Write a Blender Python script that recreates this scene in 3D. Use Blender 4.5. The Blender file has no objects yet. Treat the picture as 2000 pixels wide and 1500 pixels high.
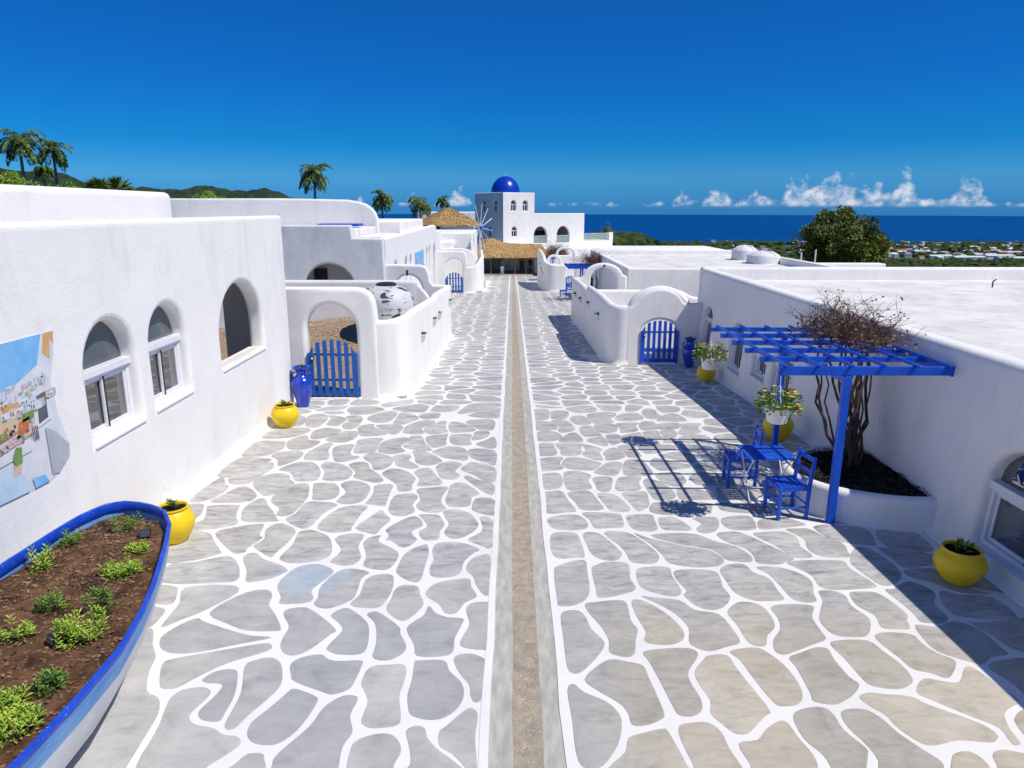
import bpy, bmesh, math, random
from mathutils import Vector, Matrix, noise
import numpy as np
R=math.radians
random.seed(7)
S=bpy.context.scene; COL=S.collection
# ---------------------------------------------------------------- camera
cd=bpy.data.cameras.new('camera'); cam=bpy.data.objects.new('camera',cd); COL.objects.link(cam)
cd.sensor_width=36; cd.lens=1388/2000*36; cd.clip_start=.1; cd.clip_end=60000
cam.location=(0,0,4.0); cam.rotation_euler=(R(90-13.77),R(-.1),0); S.camera=cam
S.render.resolution_x=1024; S.render.resolution_y=768
# ---------------------------------------------------------------- sky and sun
SUN=Vector((.6,-.29,1)).normalized()
wd=bpy.data.worlds.new('World'); S.world=wd; wd.use_nodes=True
def build_world():
    nt=wd.node_tree; n=nt.nodes; l=nt.links; n.clear()
    out=n.new('ShaderNodeOutputWorld'); bg=n.new('ShaderNodeBackground'); bg.inputs[1].default_value=SKY_STRENGTH
    sky=n.new('ShaderNodeTexSky'); sky.sky_type='NISHITA'; sky.sun_disc=False
    sky.sun_elevation=math.asin(SUN.z); sky.sun_rotation=math.atan2(SUN.x,SUN.y)
    sky.altitude=100; sky.air_density=1.0; sky.dust_density=0.0; sky.ozone_density=3.5
    def M(op,a,b=None,c=None,clamp=False):
        m=n.new('ShaderNodeMath'); m.operation=op; m.use_clamp=clamp
        for i,x in enumerate((a,b,c)):
            if x is None: continue
            if isinstance(x,(int,float)): m.inputs[i].default_value=x
            else: l.new(x,m.inputs[i])
        return m.outputs[0]
    hs=n.new('ShaderNodeHueSaturation'); hs.inputs['Saturation'].default_value=SKY_SAT; hs.inputs['Value'].default_value=1.0
    l.new(sky.outputs[0],hs.inputs['Color'])
    gm=n.new('ShaderNodeMix'); gm.data_type='RGBA'; gm.blend_type='MULTIPLY'; gm.inputs['Factor'].default_value=1
    l.new(hs.outputs[0],gm.inputs['A'])
    tc0=n.new('ShaderNodeTexCoord'); s0=n.new('ShaderNodeSeparateXYZ'); l.new(tc0.outputs['Generated'],s0.inputs[0])
    rt=n.new('ShaderNodeValToRGB'); e=rt.color_ramp.elements; e[0].position=0; e[0].color=SKY[0][1]; e[1].position=1; e[1].color=SKY[-1][1]
    for q_,c_ in SKY[1:-1]: x_=e.new(q_); x_.color=c_
    l.new(s0.outputs[2],rt.inputs['Fac']); l.new(rt.outputs[0],gm.inputs['B'])
    # cumulus along the horizon, by direction
    tc=n.new('ShaderNodeTexCoord'); sp=n.new('ShaderNodeSeparateXYZ'); l.new(tc.outputs['Generated'],sp.inputs[0])
    az=M('ARCTAN2',sp.outputs[0],sp.outputs[1]); el=M('ARCSINE',sp.outputs[2])
    ramp=n.new('ShaderNodeFloatCurve'); cv=ramp.mapping.curves[0]
    prof=[(-.26,.0),(-.213,.10),(-.203,.45),(-.196,.15),(-.15,.12),(-.135,.5),(-.12,.25),(-.095,.3),(-.078,.72),(-.07,.78),(-.06,.35),(-.045,.08),(0,.0),(.03,.16),(.07,.10),(.12,.18),(.19,.16),(.215,.3),(.228,.62),(.24,.4),(.255,.52),(.275,.66),(.286,.62),(.30,.3),(.318,.6),(.332,.45),(.345,.5),(.358,.88),(.372,1.05),(.385,.95),(.398,.85),(.41,1.18),(.422,1.22),(.435,.9),(.45,.72),(.458,.95),(.47,.5),(.482,.85),(.492,1.05),(.505,.5),(.53,.45),(.545,1.0),(.555,1.2),(.562,1.1),(.572,.4),(.585,.1),(.605,.3),(.62,.35),(.635,.05),(.66,.1),(.672,.5),(.69,.4),(.72,.1),(.78,.4),(.85,.1),(.95,.5),(1.1,.2)]
    cv.points[0].location=(0,.1); cv.points[1].location=(1,.2)
    for a,h in prof: cv.points.new((a+.5)/2,h/1.4)
    ramp.mapping.update()
    l.new(M('MULTIPLY_ADD',az,.5,.25),ramp.inputs['Value'])
    env=M('MULTIPLY',ramp.outputs[0],1.4*.039)        # height of the cloud tops, radians
    cb=n.new('ShaderNodeCombineXYZ'); l.new(M('MULTIPLY',az,1.0),cb.inputs[0]); l.new(M('MULTIPLY',el,1.15),cb.inputs[1])
    def nz(scale,det,rough):
        t=n.new('ShaderNodeTexNoise'); t.inputs['Scale'].default_value=scale; t.inputs['Detail'].default_value=det; t.inputs['Roughness'].default_value=rough
        l.new(cb.outputs[0],t.inputs['Vector']); return t.outputs['Fac']
    n1=nz(62,7,.56); n2=nz(26,2,.5)
    base=.0075
    u=M('DIVIDE',M('SUBTRACT',el,base),M('MAXIMUM',env,.0015))     # 0 at the base, 1 at the top of a cloud
    thr=M('MULTIPLY_ADD',M('POWER',M('MAXIMUM',u,0.0),1.6),.30,.335)
    thr=M('ADD',thr,M('MULTIPLY',M('SUBTRACT',.030,M('MINIMUM',env,.030)),6.0))
    mixn=M('ADD',M('MULTIPLY',n1,.72),M('MULTIPLY',n2,.28))
    d=M('SUBTRACT',mixn,thr)
    dens=M('MULTIPLY',d,5.5,clamp=True)
    dens=M('MULTIPLY',dens,M('MULTIPLY',M('SUBTRACT',el,base-.004),260.0,clamp=True))
    dens=M('MULTIPLY',dens,M('LESS_THAN',el,.09))
    dens=M('MULTIPLY',dens,.82)
    shade=M('MULTIPLY_ADD',M('SUBTRACT',n1,.42),4.0,M('MULTIPLY',u,.5),clamp=True)
    cc=n.new('ShaderNodeMix'); cc.data_type='RGBA'; cc.inputs['A'].default_value=CLOUD_DARK; cc.inputs['B'].default_value=CLOUD_LIT; l.new(shade,cc.inputs['Factor'])
    mx=n.new('ShaderNodeMix'); mx.data_type='RGBA'; l.new(dens,mx.inputs['Factor']); l.new(gm.outputs['Result'],mx.inputs['A']); l.new(cc.outputs['Result'],mx.inputs['B'])
    l.new(mx.outputs['Result'],bg.inputs[0]); l.new(bg.outputs[0],out.inputs[0])
SKY_STRENGTH=.15; SKY_SAT=1.0; SKY=[(0,(.023,.143,.47,1)),(.042,(.052,.222,.475,1)),(.083,(.012,.198,.44,1)),(.151,(.012,.182,.445,1)),(.27,(.014,.182,.445,1)),(1,(.04,.22,.445,1))]
CLOUD_LIT=(3.9,4.0,4.3,1); CLOUD_DARK=(1.6,2.25,3.2,1)
build_world()
sl=bpy.data.lights.new('sun','SUN'); sl.energy=3.1; sl.angle=R(.53); sl.color=(1,.945,.86)
so=bpy.data.objects.new('sun',sl); COL.objects.link(so); so.rotation_euler=SUN.to_track_quat('Z','Y').to_euler(); so.location=(20,-5,40)
vs=S.view_settings; vs.view_transform='Standard'; vs.look='None'; vs.exposure=0.45; vs.gamma=1; vs.use_curve_mapping=False
# ---------------------------------------------------------------- materials
MATS={}
def nodes(name):
    m=bpy.data.materials.new(name); m.use_nodes=True; nt=m.node_tree; nt.nodes.clear()
    o=nt.nodes.new('ShaderNodeOutputMaterial'); p=nt.nodes.new('ShaderNodeBsdfPrincipled'); nt.links.new(p.outputs[0],o.inputs[0])
    return m,nt,p
def noise_node(nt,vec,scale,det=4,rough=.55,dist=0):
    t=nt.nodes.new('ShaderNodeTexNoise'); t.inputs['Scale'].default_value=scale; t.inputs['Detail'].default_value=det; t.inputs['Roughness'].default_value=rough; t.inputs['Distortion'].default_value=dist
    nt.links.new(vec,t.inputs['Vector']); return t.outputs['Fac']
def ramp_node(nt,fac,stops):
    r=nt.nodes.new('ShaderNodeValToRGB'); e=r.color_ramp.elements
    while len(e)<len(stops): e.new(.5)
    for x,(p,c) in zip(e,stops): x.position=p; x.color=(c[0],c[1],c[2],1)
    nt.links.new(fac,r.inputs['Fac']); return r.outputs['Color']
def mixc(nt,f,a,b,mode='MIX'):
    m=nt.nodes.new('ShaderNodeMix'); m.data_type='RGBA'; m.blend_type=mode
    for s,v in (('Factor',f),('A',a),('B',b)):
        i=[q for q in m.inputs if q.name==s and q.type==('VALUE' if s=='Factor' else 'RGBA')][0]
        if hasattr(v,'is_linked'): nt.links.new(v,i)
        elif s=='Factor': i.default_value=v
        else: i.default_value=(v[0],v[1],v[2],1)
    return [q for q in m.outputs if q.type=='RGBA'][0]
def pos(nt,scale=(1,1,1)):
    g=nt.nodes.new('ShaderNodeNewGeometry'); m=nt.nodes.new('ShaderNodeMapping'); m.inputs['Scale'].default_value=scale
    nt.links.new(g.outputs['Position'],m.inputs['Vector']); return m.outputs[0]
def bump(nt,p,h,strength,dist=.02):
    b=nt.nodes.new('ShaderNodeBump'); b.inputs['Strength'].default_value=strength; b.inputs['Distance'].default_value=dist
    nt.links.new(h,b.inputs['Height']); nt.links.new(b.outputs[0],p.inputs['Normal'])
def pm(name,c1,c2=None,scale=3,rough=.6,bs=0,bstr=.3,bdist=.01,spec=.5,metal=0,lo=.35,hi=.65,vscale=(1,1,1),coat=0):
    if name in MATS: return MATS[name]
    m,nt,p=nodes(name); p.inputs['Roughness'].default_value=rough; p.inputs['Specular IOR Level'].default_value=spec; p.inputs['Metallic'].default_value=metal
    p.inputs['Coat Weight'].default_value=coat; p.inputs['Coat Roughness'].default_value=.15
    if c2 is None: c2=tuple(x*.82 for x in c1)
    v=pos(nt,vscale)
    c=ramp_node(nt,noise_node(nt,v,scale,5,.6),[(lo,c2),(hi,c1)]); nt.links.new(c,p.inputs['Base Color'])
    if bs: bump(nt,p,noise_node(nt,v,bs,4,.6),bstr,bdist)
    MATS[name]=m; return m
def plaster(name,c1,c2,dirt):
    m,nt,p=nodes(name); p.inputs['Roughness'].default_value=.86; p.inputs['Specular IOR Level'].default_value=.25
    v=pos(nt); vs_=pos(nt,(1.4,1.4,.28))
    a=ramp_node(nt,noise_node(nt,v,.9,5,.6),[(.3,c2),(.62,c1)])
    st=ramp_node(nt,noise_node(nt,vs_,1.7,6,.65,.4),[(.52,(1,1,1)),(.78,(1-dirt,1-dirt,1-dirt*.95))])
    c=mixc(nt,1.0,a,st,'MULTIPLY'); nt.links.new(c,p.inputs['Base Color'])
    # hairline cracks here and there
    vo=nt.nodes.new('ShaderNodeTexVoronoi'); vo.feature='DISTANCE_TO_EDGE'; vo.inputs['Scale'].default_value=.55
    wv=nt.nodes.new('ShaderNodeVectorMath'); wv.operation='ADD'; nn=nt.nodes.new('ShaderNodeTexNoise'); nn.inputs['Scale'].default_value=1.6; nn.inputs['Detail'].default_value=6; nt.links.new(v,nn.inputs['Vector'])
    nt.links.new(v,wv.inputs[0]); nt.links.new(nn.outputs['Color'],wv.inputs[1]); nt.links.new(wv.outputs[0],vo.inputs['Vector'])
    ck=ramp_node(nt,vo.outputs['Distance'],[(.0,(.80,.80,.79)),(.005,(1,1,1))]); cm=ramp_node(nt,noise_node(nt,v,.7,3),[(.56,(0,0,0)),(.64,(1,1,1))])
    c=mixc(nt,cm,c,mixc(nt,1,c,ck,'MULTIPLY')); nt.links.new(c,p.inputs['Base Color'])
    h=nt.nodes.new('ShaderNodeMath'); h.operation='MULTIPLY_ADD'; nt.links.new(noise_node(nt,v,2.3,3,.5),h.inputs[0]); h.inputs[1].default_value=3.0
    nt.links.new(noise_node(nt,v,38,5,.6),h.inputs[2]); bump(nt,p,h.outputs[0],.32,.016); MATS[name]=m; return m
PL=plaster('white_plaster',(.89,.872,.83),(.83,.815,.78),.13)
PLW=plaster('weathered_plaster',(.82,.81,.79),(.73,.72,.705),.22)
ROOF=plaster('roof_coating',(.83,.815,.78),(.64,.625,.59),.30)
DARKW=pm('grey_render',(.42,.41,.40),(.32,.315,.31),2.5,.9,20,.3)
def chipped(name,c1,c2,chip,thr=.70,rough=.42,vs_=(1,1,.35)):
    m,nt,p=nodes(name); v=pos(nt,vs_); v0=pos(nt)
    a=ramp_node(nt,noise_node(nt,v,7,6,.65),[(.3,c2),(.65,c1)])
    f=ramp_node(nt,noise_node(nt,v0,34,7,.72),[(thr-.03,(0,0,0)),(thr,(1,1,1))])
    g_=ramp_node(nt,noise_node(nt,v0,2.2,3),[(.48,(0,0,0)),(.62,(1,1,1))])
    k=nt.nodes.new('ShaderNodeMath'); k.operation='MULTIPLY'; nt.links.new(f,k.inputs[0]); nt.links.new(g_,k.inputs[1])
    nt.links.new(mixc(nt,k.outputs[0],a,chip),p.inputs['Base Color'])
    r=ramp_node(nt,noise_node(nt,v0,9,4),[(.3,(rough-.1,)*3),(.7,(rough+.2,)*3)]); nt.links.new(r,p.inputs['Roughness'])
    bump(nt,p,noise_node(nt,pos(nt,(6,6,1)),22,5,.6),.25,.004); MATS[name]=m; return m
BLUE=chipped('blue_paint',(.005,.105,.66),(.003,.066,.50),(.22,.24,.30),.66)
BLUED=chipped('gate_blue_paint',(.008,.125,.50),(.004,.085,.38),(.30,.34,.38),.66)
VBLUE=pm('vase_blue_glaze',(.006,.05,.50),(.004,.03,.36),3,.22,12,.06,.01,.5,coat=.5)
YEL=chipped('yellow_glaze',(.86,.63,.006),(.78,.50,.004),(.42,.30,.12),.68,.40,(1,1,3))
WMET=pm('white_frame',(.80,.81,.83),(.74,.75,.78),6,.35)
DSEAL=pm('dark_seal',(.03,.03,.035),(.02,.02,.022),6,.5)
WOODB=pm('vine_bark',(.095,.062,.042),(.045,.030,.022),9,.9,30,.6)
TWIG=pm('dry_twig',(.15,.085,.06),(.07,.042,.035),6,.9)
DLEAF=pm('dry_leaf',(.36,.22,.10),(.20,.10,.05),8,.85)
LEAF=pm('leaf_green',(.17,.33,.03),(.07,.16,.016),4,.55)
LEAFY=pm('leaf_lime',(.42,.55,.05),(.20,.36,.03),6,.5)
LEAFD=pm('tree_leaf',(.25,.28,.026),(.085,.125,.013),.6,.55)
PALML=pm('palm_leaf',(.20,.27,.04),(.065,.12,.018),.8,.5)
PALMT=pm('palm_trunk',(.26,.22,.18),(.15,.13,.11),3,.9,8,.5)
FLOW=pm('orange_flower',(.85,.42,.04),(.85,.60,.08),30,.6)
PINK=pm('pink_flower',(.65,.02,.16),(.45,.01,.10),20,.6)
SOILB=pm('brown_soil',(.22,.115,.06),(.055,.032,.02),5,.95,40,1.0,.04,.1)
SOILD=pm('dark_mulch',(.03,.02,.016),(.010,.008,.007),14,.95,30,1.0,.05,.1)
CHIP=pm('mulch_chip',(.10,.07,.045),(.02,.014,.01),7,.9)
SCHIP=pm('soil_crumb',(.34,.20,.12),(.03,.018,.012),9,.95)
THATCH=pm('thatch',(.60,.43,.21),(.33,.20,.08),3,.95,9,1.0,.1,.1,vscale=(1,1,.5))
TERRA=pm('terracotta',(.45,.17,.08),(.35,.12,.06),6,.8)
WPOT=pm('white_pot',(.78,.78,.78),(.70,.70,.70),6,.55)
GRAVEL=pm('gravel',(.52,.37,.22),(.27,.19,.12),22,.95,40,1.0,.03,.1)
TANKM=None
def peeling():
    m,nt,p=nodes('peeling_white_paint'); v=pos(nt); v2=pos(nt,(1,1,2.2))
    f=ramp_node(nt,noise_node(nt,v2,2.6,9,.68,.5),[(.545,(0,0,0)),(.565,(1,1,1))])
    c=mixc(nt,f,(.70,.71,.71),(.035,.04,.045)); c=mixc(nt,1,c,ramp_node(nt,noise_node(nt,v,1.4,4),[(.3,(.8,.82,.84)),(.7,(1,1,1))]),'MULTIPLY')
    nt.links.new(c,p.inputs['Base Color']); p.inputs['Roughness'].default_value=.6; return m
TANKM=peeling()
def glassm(name,c,rough=.03,ior=1.9):
    m,nt,p=nodes(name); v=pos(nt); col=ramp_node(nt,noise_node(nt,v,.8,2),[(.3,tuple(x*.7 for x in c)),(.7,c)]); nt.links.new(col,p.inputs['Base Color'])
    p.inputs['Roughness'].default_value=rough; p.inputs['IOR'].default_value=ior; return m
GLASS=glassm('window_glass',(.022,.026,.028),.02,3.0); GLASSG=glassm('lunette_glass',(.12,.145,.16),.12,1.5)
def railglass():
    m,nt,p=nodes('railing_glass'); p.inputs['Base Color'].default_value=(.55,.72,.68,1); p.inputs['Roughness'].default_value=.02; p.inputs['Alpha'].default_value=.35
    c=ramp_node(nt,noise_node(nt,pos(nt),.5,2),[(.3,(.45,.62,.58)),(.7,(.55,.72,.68))]); nt.links.new(c,p.inputs['Base Color']); return m
RGLASS=railglass()
def paint_white():
    m,nt,p=nodes('joint_paint'); v=pos(nt); p.inputs['Roughness'].default_value=.75; p.inputs['Specular IOR Level'].default_value=.25
    a=ramp_node(nt,noise_node(nt,v,1.1,5,.6),[(.3,(.74,.73,.71)),(.6,(.81,.80,.775))])
    sp=ramp_node(nt,noise_node(nt,v,26,6,.7),[(.66,(1,1,1)),(.74,(.45,.44,.42))])
    wear=ramp_node(nt,noise_node(nt,v,.55,3),[(.55,(0,0,0)),(.68,(1,1,1))])
    c=mixc(nt,wear,a,mixc(nt,1,a,sp,'MULTIPLY')); nt.links.new(c,p.inputs['Base Color']); bump(nt,p,noise_node(nt,v,30,4),.15,.006); return m
JOINT=paint_white()
def stone_mat():
    m,nt,p=nodes('painted_stone'); p.inputs['Roughness'].default_value=.7; p.inputs['Specular IOR Level'].default_value=.3
    g=nt.nodes.new('ShaderNodeNewGeometry'); v=pos(nt); vb=pos(nt,(1.0,3.2,1))
    sx=nt.nodes.new('ShaderNodeSeparateXYZ'); nt.links.new(g.outputs['Position'],sx.inputs[0])
    def mr(x,a,b):
        q=nt.nodes.new('ShaderNodeMapRange'); nt.links.new(x,q.inputs['Value']); q.inputs['From Min'].default_value=a; q.inputs['From Max'].default_value=b; q.interpolation_type='SMOOTHSTEP'; return q.outputs[0]
    def mul(a,b):
        q=nt.nodes.new('ShaderNodeMath'); q.operation='MULTIPLY'
        for i,x in enumerate((a,b)):
            if hasattr(x,'is_linked'): nt.links.new(x,q.inputs[i])
            else: q.inputs[i].default_value=x
        return q.outputs[0]
    grey=ramp_node(nt,noise_node(nt,v,1.5,5,.6),[(.25,(.385,.388,.39)),(.7,(.495,.496,.496))])
    # brushed marbling: strong from y=6 to y=14, faint near the camera on the left
    st=ramp_node(nt,noise_node(nt,vb,2.2,8,.68,.9),[(.34,(.62,.63,.65)),(.5,(.95,.95,.95)),(.62,(1.06,1.06,1.05))])
    sf=ramp_node(nt,noise_node(nt,vb,2.7,8,.7,1.1),[(.32,(.42,.44,.48)),(.45,(.88,.88,.88)),(.60,(1.2,1.2,1.18))])
    wy=mr(sx.outputs[1],5.4,8.2); wx=mr(sx.outputs[0],.3,1.2)
    mx_=nt.nodes.new('ShaderNodeMath'); mx_.operation='MAXIMUM'; nt.links.new(wy,mx_.inputs[0]); nt.links.new(wx,mx_.inputs[1])
    c=mixc(nt,mul(mx_.outputs[0],.85),mixc(nt,.35,grey,mixc(nt,1,grey,st,'MULTIPLY')),mixc(nt,1,grey,sf,'MULTIPLY'))
    # tan wash on the right foreground and patches elsewhere
    tn=ramp_node(nt,noise_node(nt,v,.75,4,.55,.3),[(.42,(0,0,0)),(.60,(1,1,1))])
    near=mul(wx,mr(sx.outputs[1],7.4,5.6))
    tn2=ramp_node(nt,noise_node(nt,v,.55,3,.5,.5),[(.24,(0,0,0)),(.42,(1,1,1))])
    c=mixc(nt,mul(mul(near,tn2),.9),c,mixc(nt,.62,c,(.50,.44,.32)))
    c=mixc(nt,mul(tn,.16),c,mixc(nt,.6,c,(.48,.43,.34)))
    bl=ramp_node(nt,noise_node(nt,vb,.7,5,.6,.6),[(.60,(0,0,0)),(.72,(1,1,1))])
    c=mixc(nt,mul(mul(bl,mr(sx.outputs[1],6,9)),.6),c,mixc(nt,.65,c,(.20,.25,.30)))
    blot=ramp_node(nt,noise_node(nt,v,3.4,7,.68,.6),[(.28,(.70,.71,.74)),(.46,(.98,.98,.97)),(.66,(1.10,1.10,1.09))]); c=mixc(nt,.8,c,mixc(nt,1,c,blot,'MULTIPLY'))
    tint=ramp_node(nt,g.outputs['Random Per Island'],[(.0,(.97,.985,1.015)),(.35,(1,1,1)),(.6,(1.035,1.0,.95)),(.8,(.99,.99,.98)),(1.0,(1.03,1.01,.97))]); c=mixc(nt,1,c,tint,'MULTIPLY')
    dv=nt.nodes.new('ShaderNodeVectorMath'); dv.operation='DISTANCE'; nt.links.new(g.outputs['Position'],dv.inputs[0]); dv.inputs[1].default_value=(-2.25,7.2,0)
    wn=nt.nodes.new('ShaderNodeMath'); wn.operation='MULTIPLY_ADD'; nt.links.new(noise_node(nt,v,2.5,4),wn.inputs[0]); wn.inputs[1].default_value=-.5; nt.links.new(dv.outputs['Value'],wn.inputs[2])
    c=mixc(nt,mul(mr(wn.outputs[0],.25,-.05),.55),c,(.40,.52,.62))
    ri=nt.nodes.new('ShaderNodeMapRange'); nt.links.new(g.outputs['Random Per Island'],ri.inputs['Value']); ri.inputs['To Min'].default_value=.88; ri.inputs['To Max'].default_value=1.08
    cb=nt.nodes.new('ShaderNodeCombineColor')
    for i in range(3): nt.links.new(ri.outputs[0],cb.inputs[i])
    c=mixc(nt,1,c,cb.outputs[0],'MULTIPLY')
    dots=ramp_node(nt,noise_node(nt,v,45,3,.6),[(.27,(.6,.6,.6)),(.33,(1,1,1))]); c=mixc(nt,1,c,dots,'MULTIPLY')
    nt.links.new(c,p.inputs['Base Color']); bump(nt,p,noise_node(nt,v,24,6,.65),.18,.008); return m
STONE=stone_mat()
CONC=pm('channel_concrete',(.53,.51,.465),(.38,.365,.325),5.5,.85,30,.3,.01,.25,vscale=(2.5,.7,1))
PEB=pm('channel_pebble_bed',(.50,.43,.33),(.34,.29,.23),9,.9,60,.9,.02,.25)
PEBS=pm('pebble',(.62,.50,.35),(.28,.26,.24),14,.7)
# ---------------------------------------------------------------- mesh helpers
class MB:
    def __init__(s,M=None): s.v=[]; s.f=[]; s.mi=[]; s.M=M; s.cur=0
    def add(s,vs,fs):
        b=len(s.v); s.v+= [tuple(x) for x in vs]
        for f in fs: s.f.append([b+i for i in f]); s.mi.append(s.cur)
    def box(s,c,d,rz=0,M=None):
        x,y,z=d[0]/2,d[1]/2,d[2]/2; cs,sn=math.cos(rz),math.sin(rz)
        pts=[(a*x,b*y,e*z) for e in(-1,1) for b in(-1,1) for a in(-1,1)]
        pts=[Vector((p[0]*cs-p[1]*sn,p[0]*sn+p[1]*cs,p[2]))+Vector(c) for p in pts]
        s.add(pts,[(0,2,3,1),(4,5,7,6),(0,1,5,4),(2,6,7,3),(0,4,6,2),(1,3,7,5)])
    def bb(s,a,b): s.box([(a[i]+b[i])/2 for i in range(3)],[abs(b[i]-a[i]) for i in range(3)])
    def bar(s,p,q,w,h,up=(0,0,1)):
        p,q=Vector(p),Vector(q); d=(q-p).normalized(); u=Vector(up)
        if abs(d.dot(u))>.98: u=Vector((0,1,0))
        r=d.cross(u).normalized(); u=r.cross(d)
        pts=[e+r*(a*w/2)+u*(b*h/2) for e in(p,q) for b in(-1,1) for a in(-1,1)]
        s.add(pts,[(0,1,3,2),(4,6,7,5),(0,4,5,1),(2,3,7,6),(0,2,6,4),(1,5,7,3)])
    def tube(s,pts,rad,n=6,cap=True):
        pts=[Vector(p) for p in pts]; k=len(pts); rad=rad if isinstance(rad,(list,tuple)) else [rad]*k
        vs=[]; prev=None
        for i,p in enumerate(pts):
            d=(pts[min(i+1,k-1)]-pts[max(i-1,0)]).normalized()
            if prev is None:
                a=Vector((0,0,1)) if abs(d.z)<.9 else Vector((1,0,0)); r=d.cross(a).normalized()
            else: r=(prev-d*prev.dot(d)).normalized()
            prev=r; u=d.cross(r)
            for j in range(n):
                t=2*math.pi*j/n; vs.append(p+(r*math.cos(t)+u*math.sin(t))*rad[i])
        fs=[(i*n+j,i*n+(j+1)%n,(i+1)*n+(j+1)%n,(i+1)*n+j) for i in range(k-1) for j in range(n)]
        if cap: fs+=[tuple(range(n-1,-1,-1)),tuple((k-1)*n+j for j in range(n))]
        s.add(vs,fs)
    def lathe(s,prof,n=24,c=(0,0,0),capb=True,capt=False,a0=0,a1=2*math.pi):
        full=abs(a1-a0-2*math.pi)<1e-6; m=n if full else n+1; vs=[]
        for r,z in prof:
            for j in range(m):
                t=a0+(a1-a0)*j/n; vs.append((c[0]+r*math.cos(t),c[1]+r*math.sin(t),c[2]+z))
        fs=[(i*m+j,i*m+(j+1)%m,(i+1)*m+(j+1)%m,(i+1)*m+j) for i in range(len(prof)-1) for j in range(n)]
        if capb: fs.append(tuple(range(m-1,-1,-1)))
        if capt: fs.append(tuple((len(prof)-1)*m+j for j in range(m)))
        s.add(vs,fs)
    def prism(s,p2,z0,z1):
        n=len(p2); s.add([(x,y,z0) for x,y in p2]+[(x,y,z1) for x,y in p2],[tuple(range(n-1,-1,-1)),tuple(range(n,2*n))]+[(i,(i+1)%n,n+(i+1)%n,n+i) for i in range(n)])
    def leaf(s,p,d,nrm,L,W):
        d=Vector(d).normalized(); r=d.cross(Vector(nrm))
        if r.length<1e-3: r=d.cross(Vector((.3,.5,.8)))
        r.normalize(); p=Vector(p); k=r.cross(d)*(L*.12)
        s.add([p,p+d*L*.5+r*W*.5+k,p+d*L,p+d*L*.5-r*W*.5+k],[(0,1,2,3)])
    def build(s,name,mat,parent=None,smooth=0,bevel=0,world=True):
        me=bpy.data.meshes.new(name); off=Vector()
        if parent is not None and world:
            t=parent
            while t.parent: t=t.parent
            off=Vector(t.location)
        vs=s.v
        if s.M is not None: vs=[s.M@Vector(v) for v in vs]
        me.from_pydata([tuple(Vector(v)-off) for v in vs],[],s.f)
        ms=mat if isinstance(mat,(list,tuple)) else [mat]
        for m in ms: me.materials.append(m)
        if len(ms)>1: me.polygons.foreach_set('material_index',s.mi)
        if smooth:
            me.polygons.foreach_set('use_smooth',[True]*len(me.polygons)); me.set_sharp_from_angle(angle=R(smooth))
        o=bpy.data.objects.new(name,me); COL.objects.link(o); o.parent=parent
        if bevel:
            b=o.modifiers.new('b','BEVEL'); b.width=bevel; b.segments=2; b.limit_method='ANGLE'
        return o
def tag(o,label,cat,group=None):
    o['label']=label; o['category']=cat
    if group: o['group']=group
    return o
def thing(name,label,cat,loc=(0,0,0),rz=0,group=None):
    o=bpy.data.objects.new(name,None); COL.objects.link(o); o.location=loc; o.rotation_euler=(0,0,rz); o.empty_display_size=.2
    return tag(o,label,cat,group)
def struct(o): o['kind']='structure'; return o
def stuff(o): o['kind']='stuff'; return o
def copy_tree(o,parent=None):
    c=o.copy(); COL.objects.link(c); c.parent=parent
    for ch in list(o.children): copy_tree(ch,c)
    return c
def cr(pts,n,closed=True):
    # Catmull-Rom through points of any dimension
    P=[np.array(p,float) for p in pts]; k=len(P); out=[]
    for i in range(k if closed else k-1):
        p0=P[i-1] if (closed or i>0) else P[0]; p1=P[i]; p2=P[(i+1)%k]; p3=P[(i+2)%k] if (closed or i+2<k) else P[-1]
        for j in range(n):
            t=j/n; out.append(.5*((2*p1)+(-p0+p2)*t+(2*p0-5*p1+4*p2-p3)*t*t+(-p0+3*p1-3*p2+p3)*t**3))
    if not closed: out.append(P[-1])
    return out
def arch(cx,hw,z0,zs,zt,n=14):
    pts=[(cx-hw,z0),(cx+hw,z0)]
    return pts+[(cx+hw*math.cos(math.pi*i/n),zs+(zt-zs)*math.sin(math.pi*i/n)) for i in range(n+1)]
def plate(name,outer,holes,thick,r,mat,origin,ux,parent=None,smooth=40,nrm=None):
    """plaster slab: outline and openings in (u,z), rounded edges; front face at origin, body behind it"""
    cu=bpy.data.curves.new(name,'CURVE'); cu.dimensions='2D'; cu.fill_mode='BOTH'; cu.extrude=max(thick/2-r,.001); cu.bevel_depth=r; cu.bevel_resolution=3; cu.offset=-r
    for pl in [outer]+holes:
        sp=cu.splines.new('POLY'); sp.points.add(len(pl)-1); sp.use_cyclic_u=True
        for q,(u,z) in zip(sp.points,pl): q.co=(u,z,0,1)
    o=bpy.data.objects.new(name,cu); COL.objects.link(o)
    bpy.context.view_layer.update()
    me=bpy.data.meshes.new_from_object(o.evaluated_get(bpy.context.evaluated_depsgraph_get())); bpy.data.objects.remove(o)
    u=Vector(ux).normalized(); w=u.cross(Vector((0,0,1)))   # outward normal
    M=Matrix(((u.x,0,w.x,origin[0]),(u.y,0,w.y,origin[1]),(0,1,w.z,origin[2]),(0,0,0,1)))
    off=Vector()
    if parent is not None:
        t=parent
        while t.parent: t=t.parent
        off=Vector(t.location)
    for v in me.vertices:
        p=M@Vector((v.co.x,v.co.y,v.co.z-thick/2)); v.co=p-off
    me.materials.clear(); me.materials.append(mat); me.name=name
    me.polygons.foreach_set('use_smooth',[True]*len(me.polygons)); me.set_sharp_from_angle(angle=R(smooth)); me.update()
    o=bpy.data.objects.new(name,me); COL.objects.link(o); o.parent=parent; return o
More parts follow.
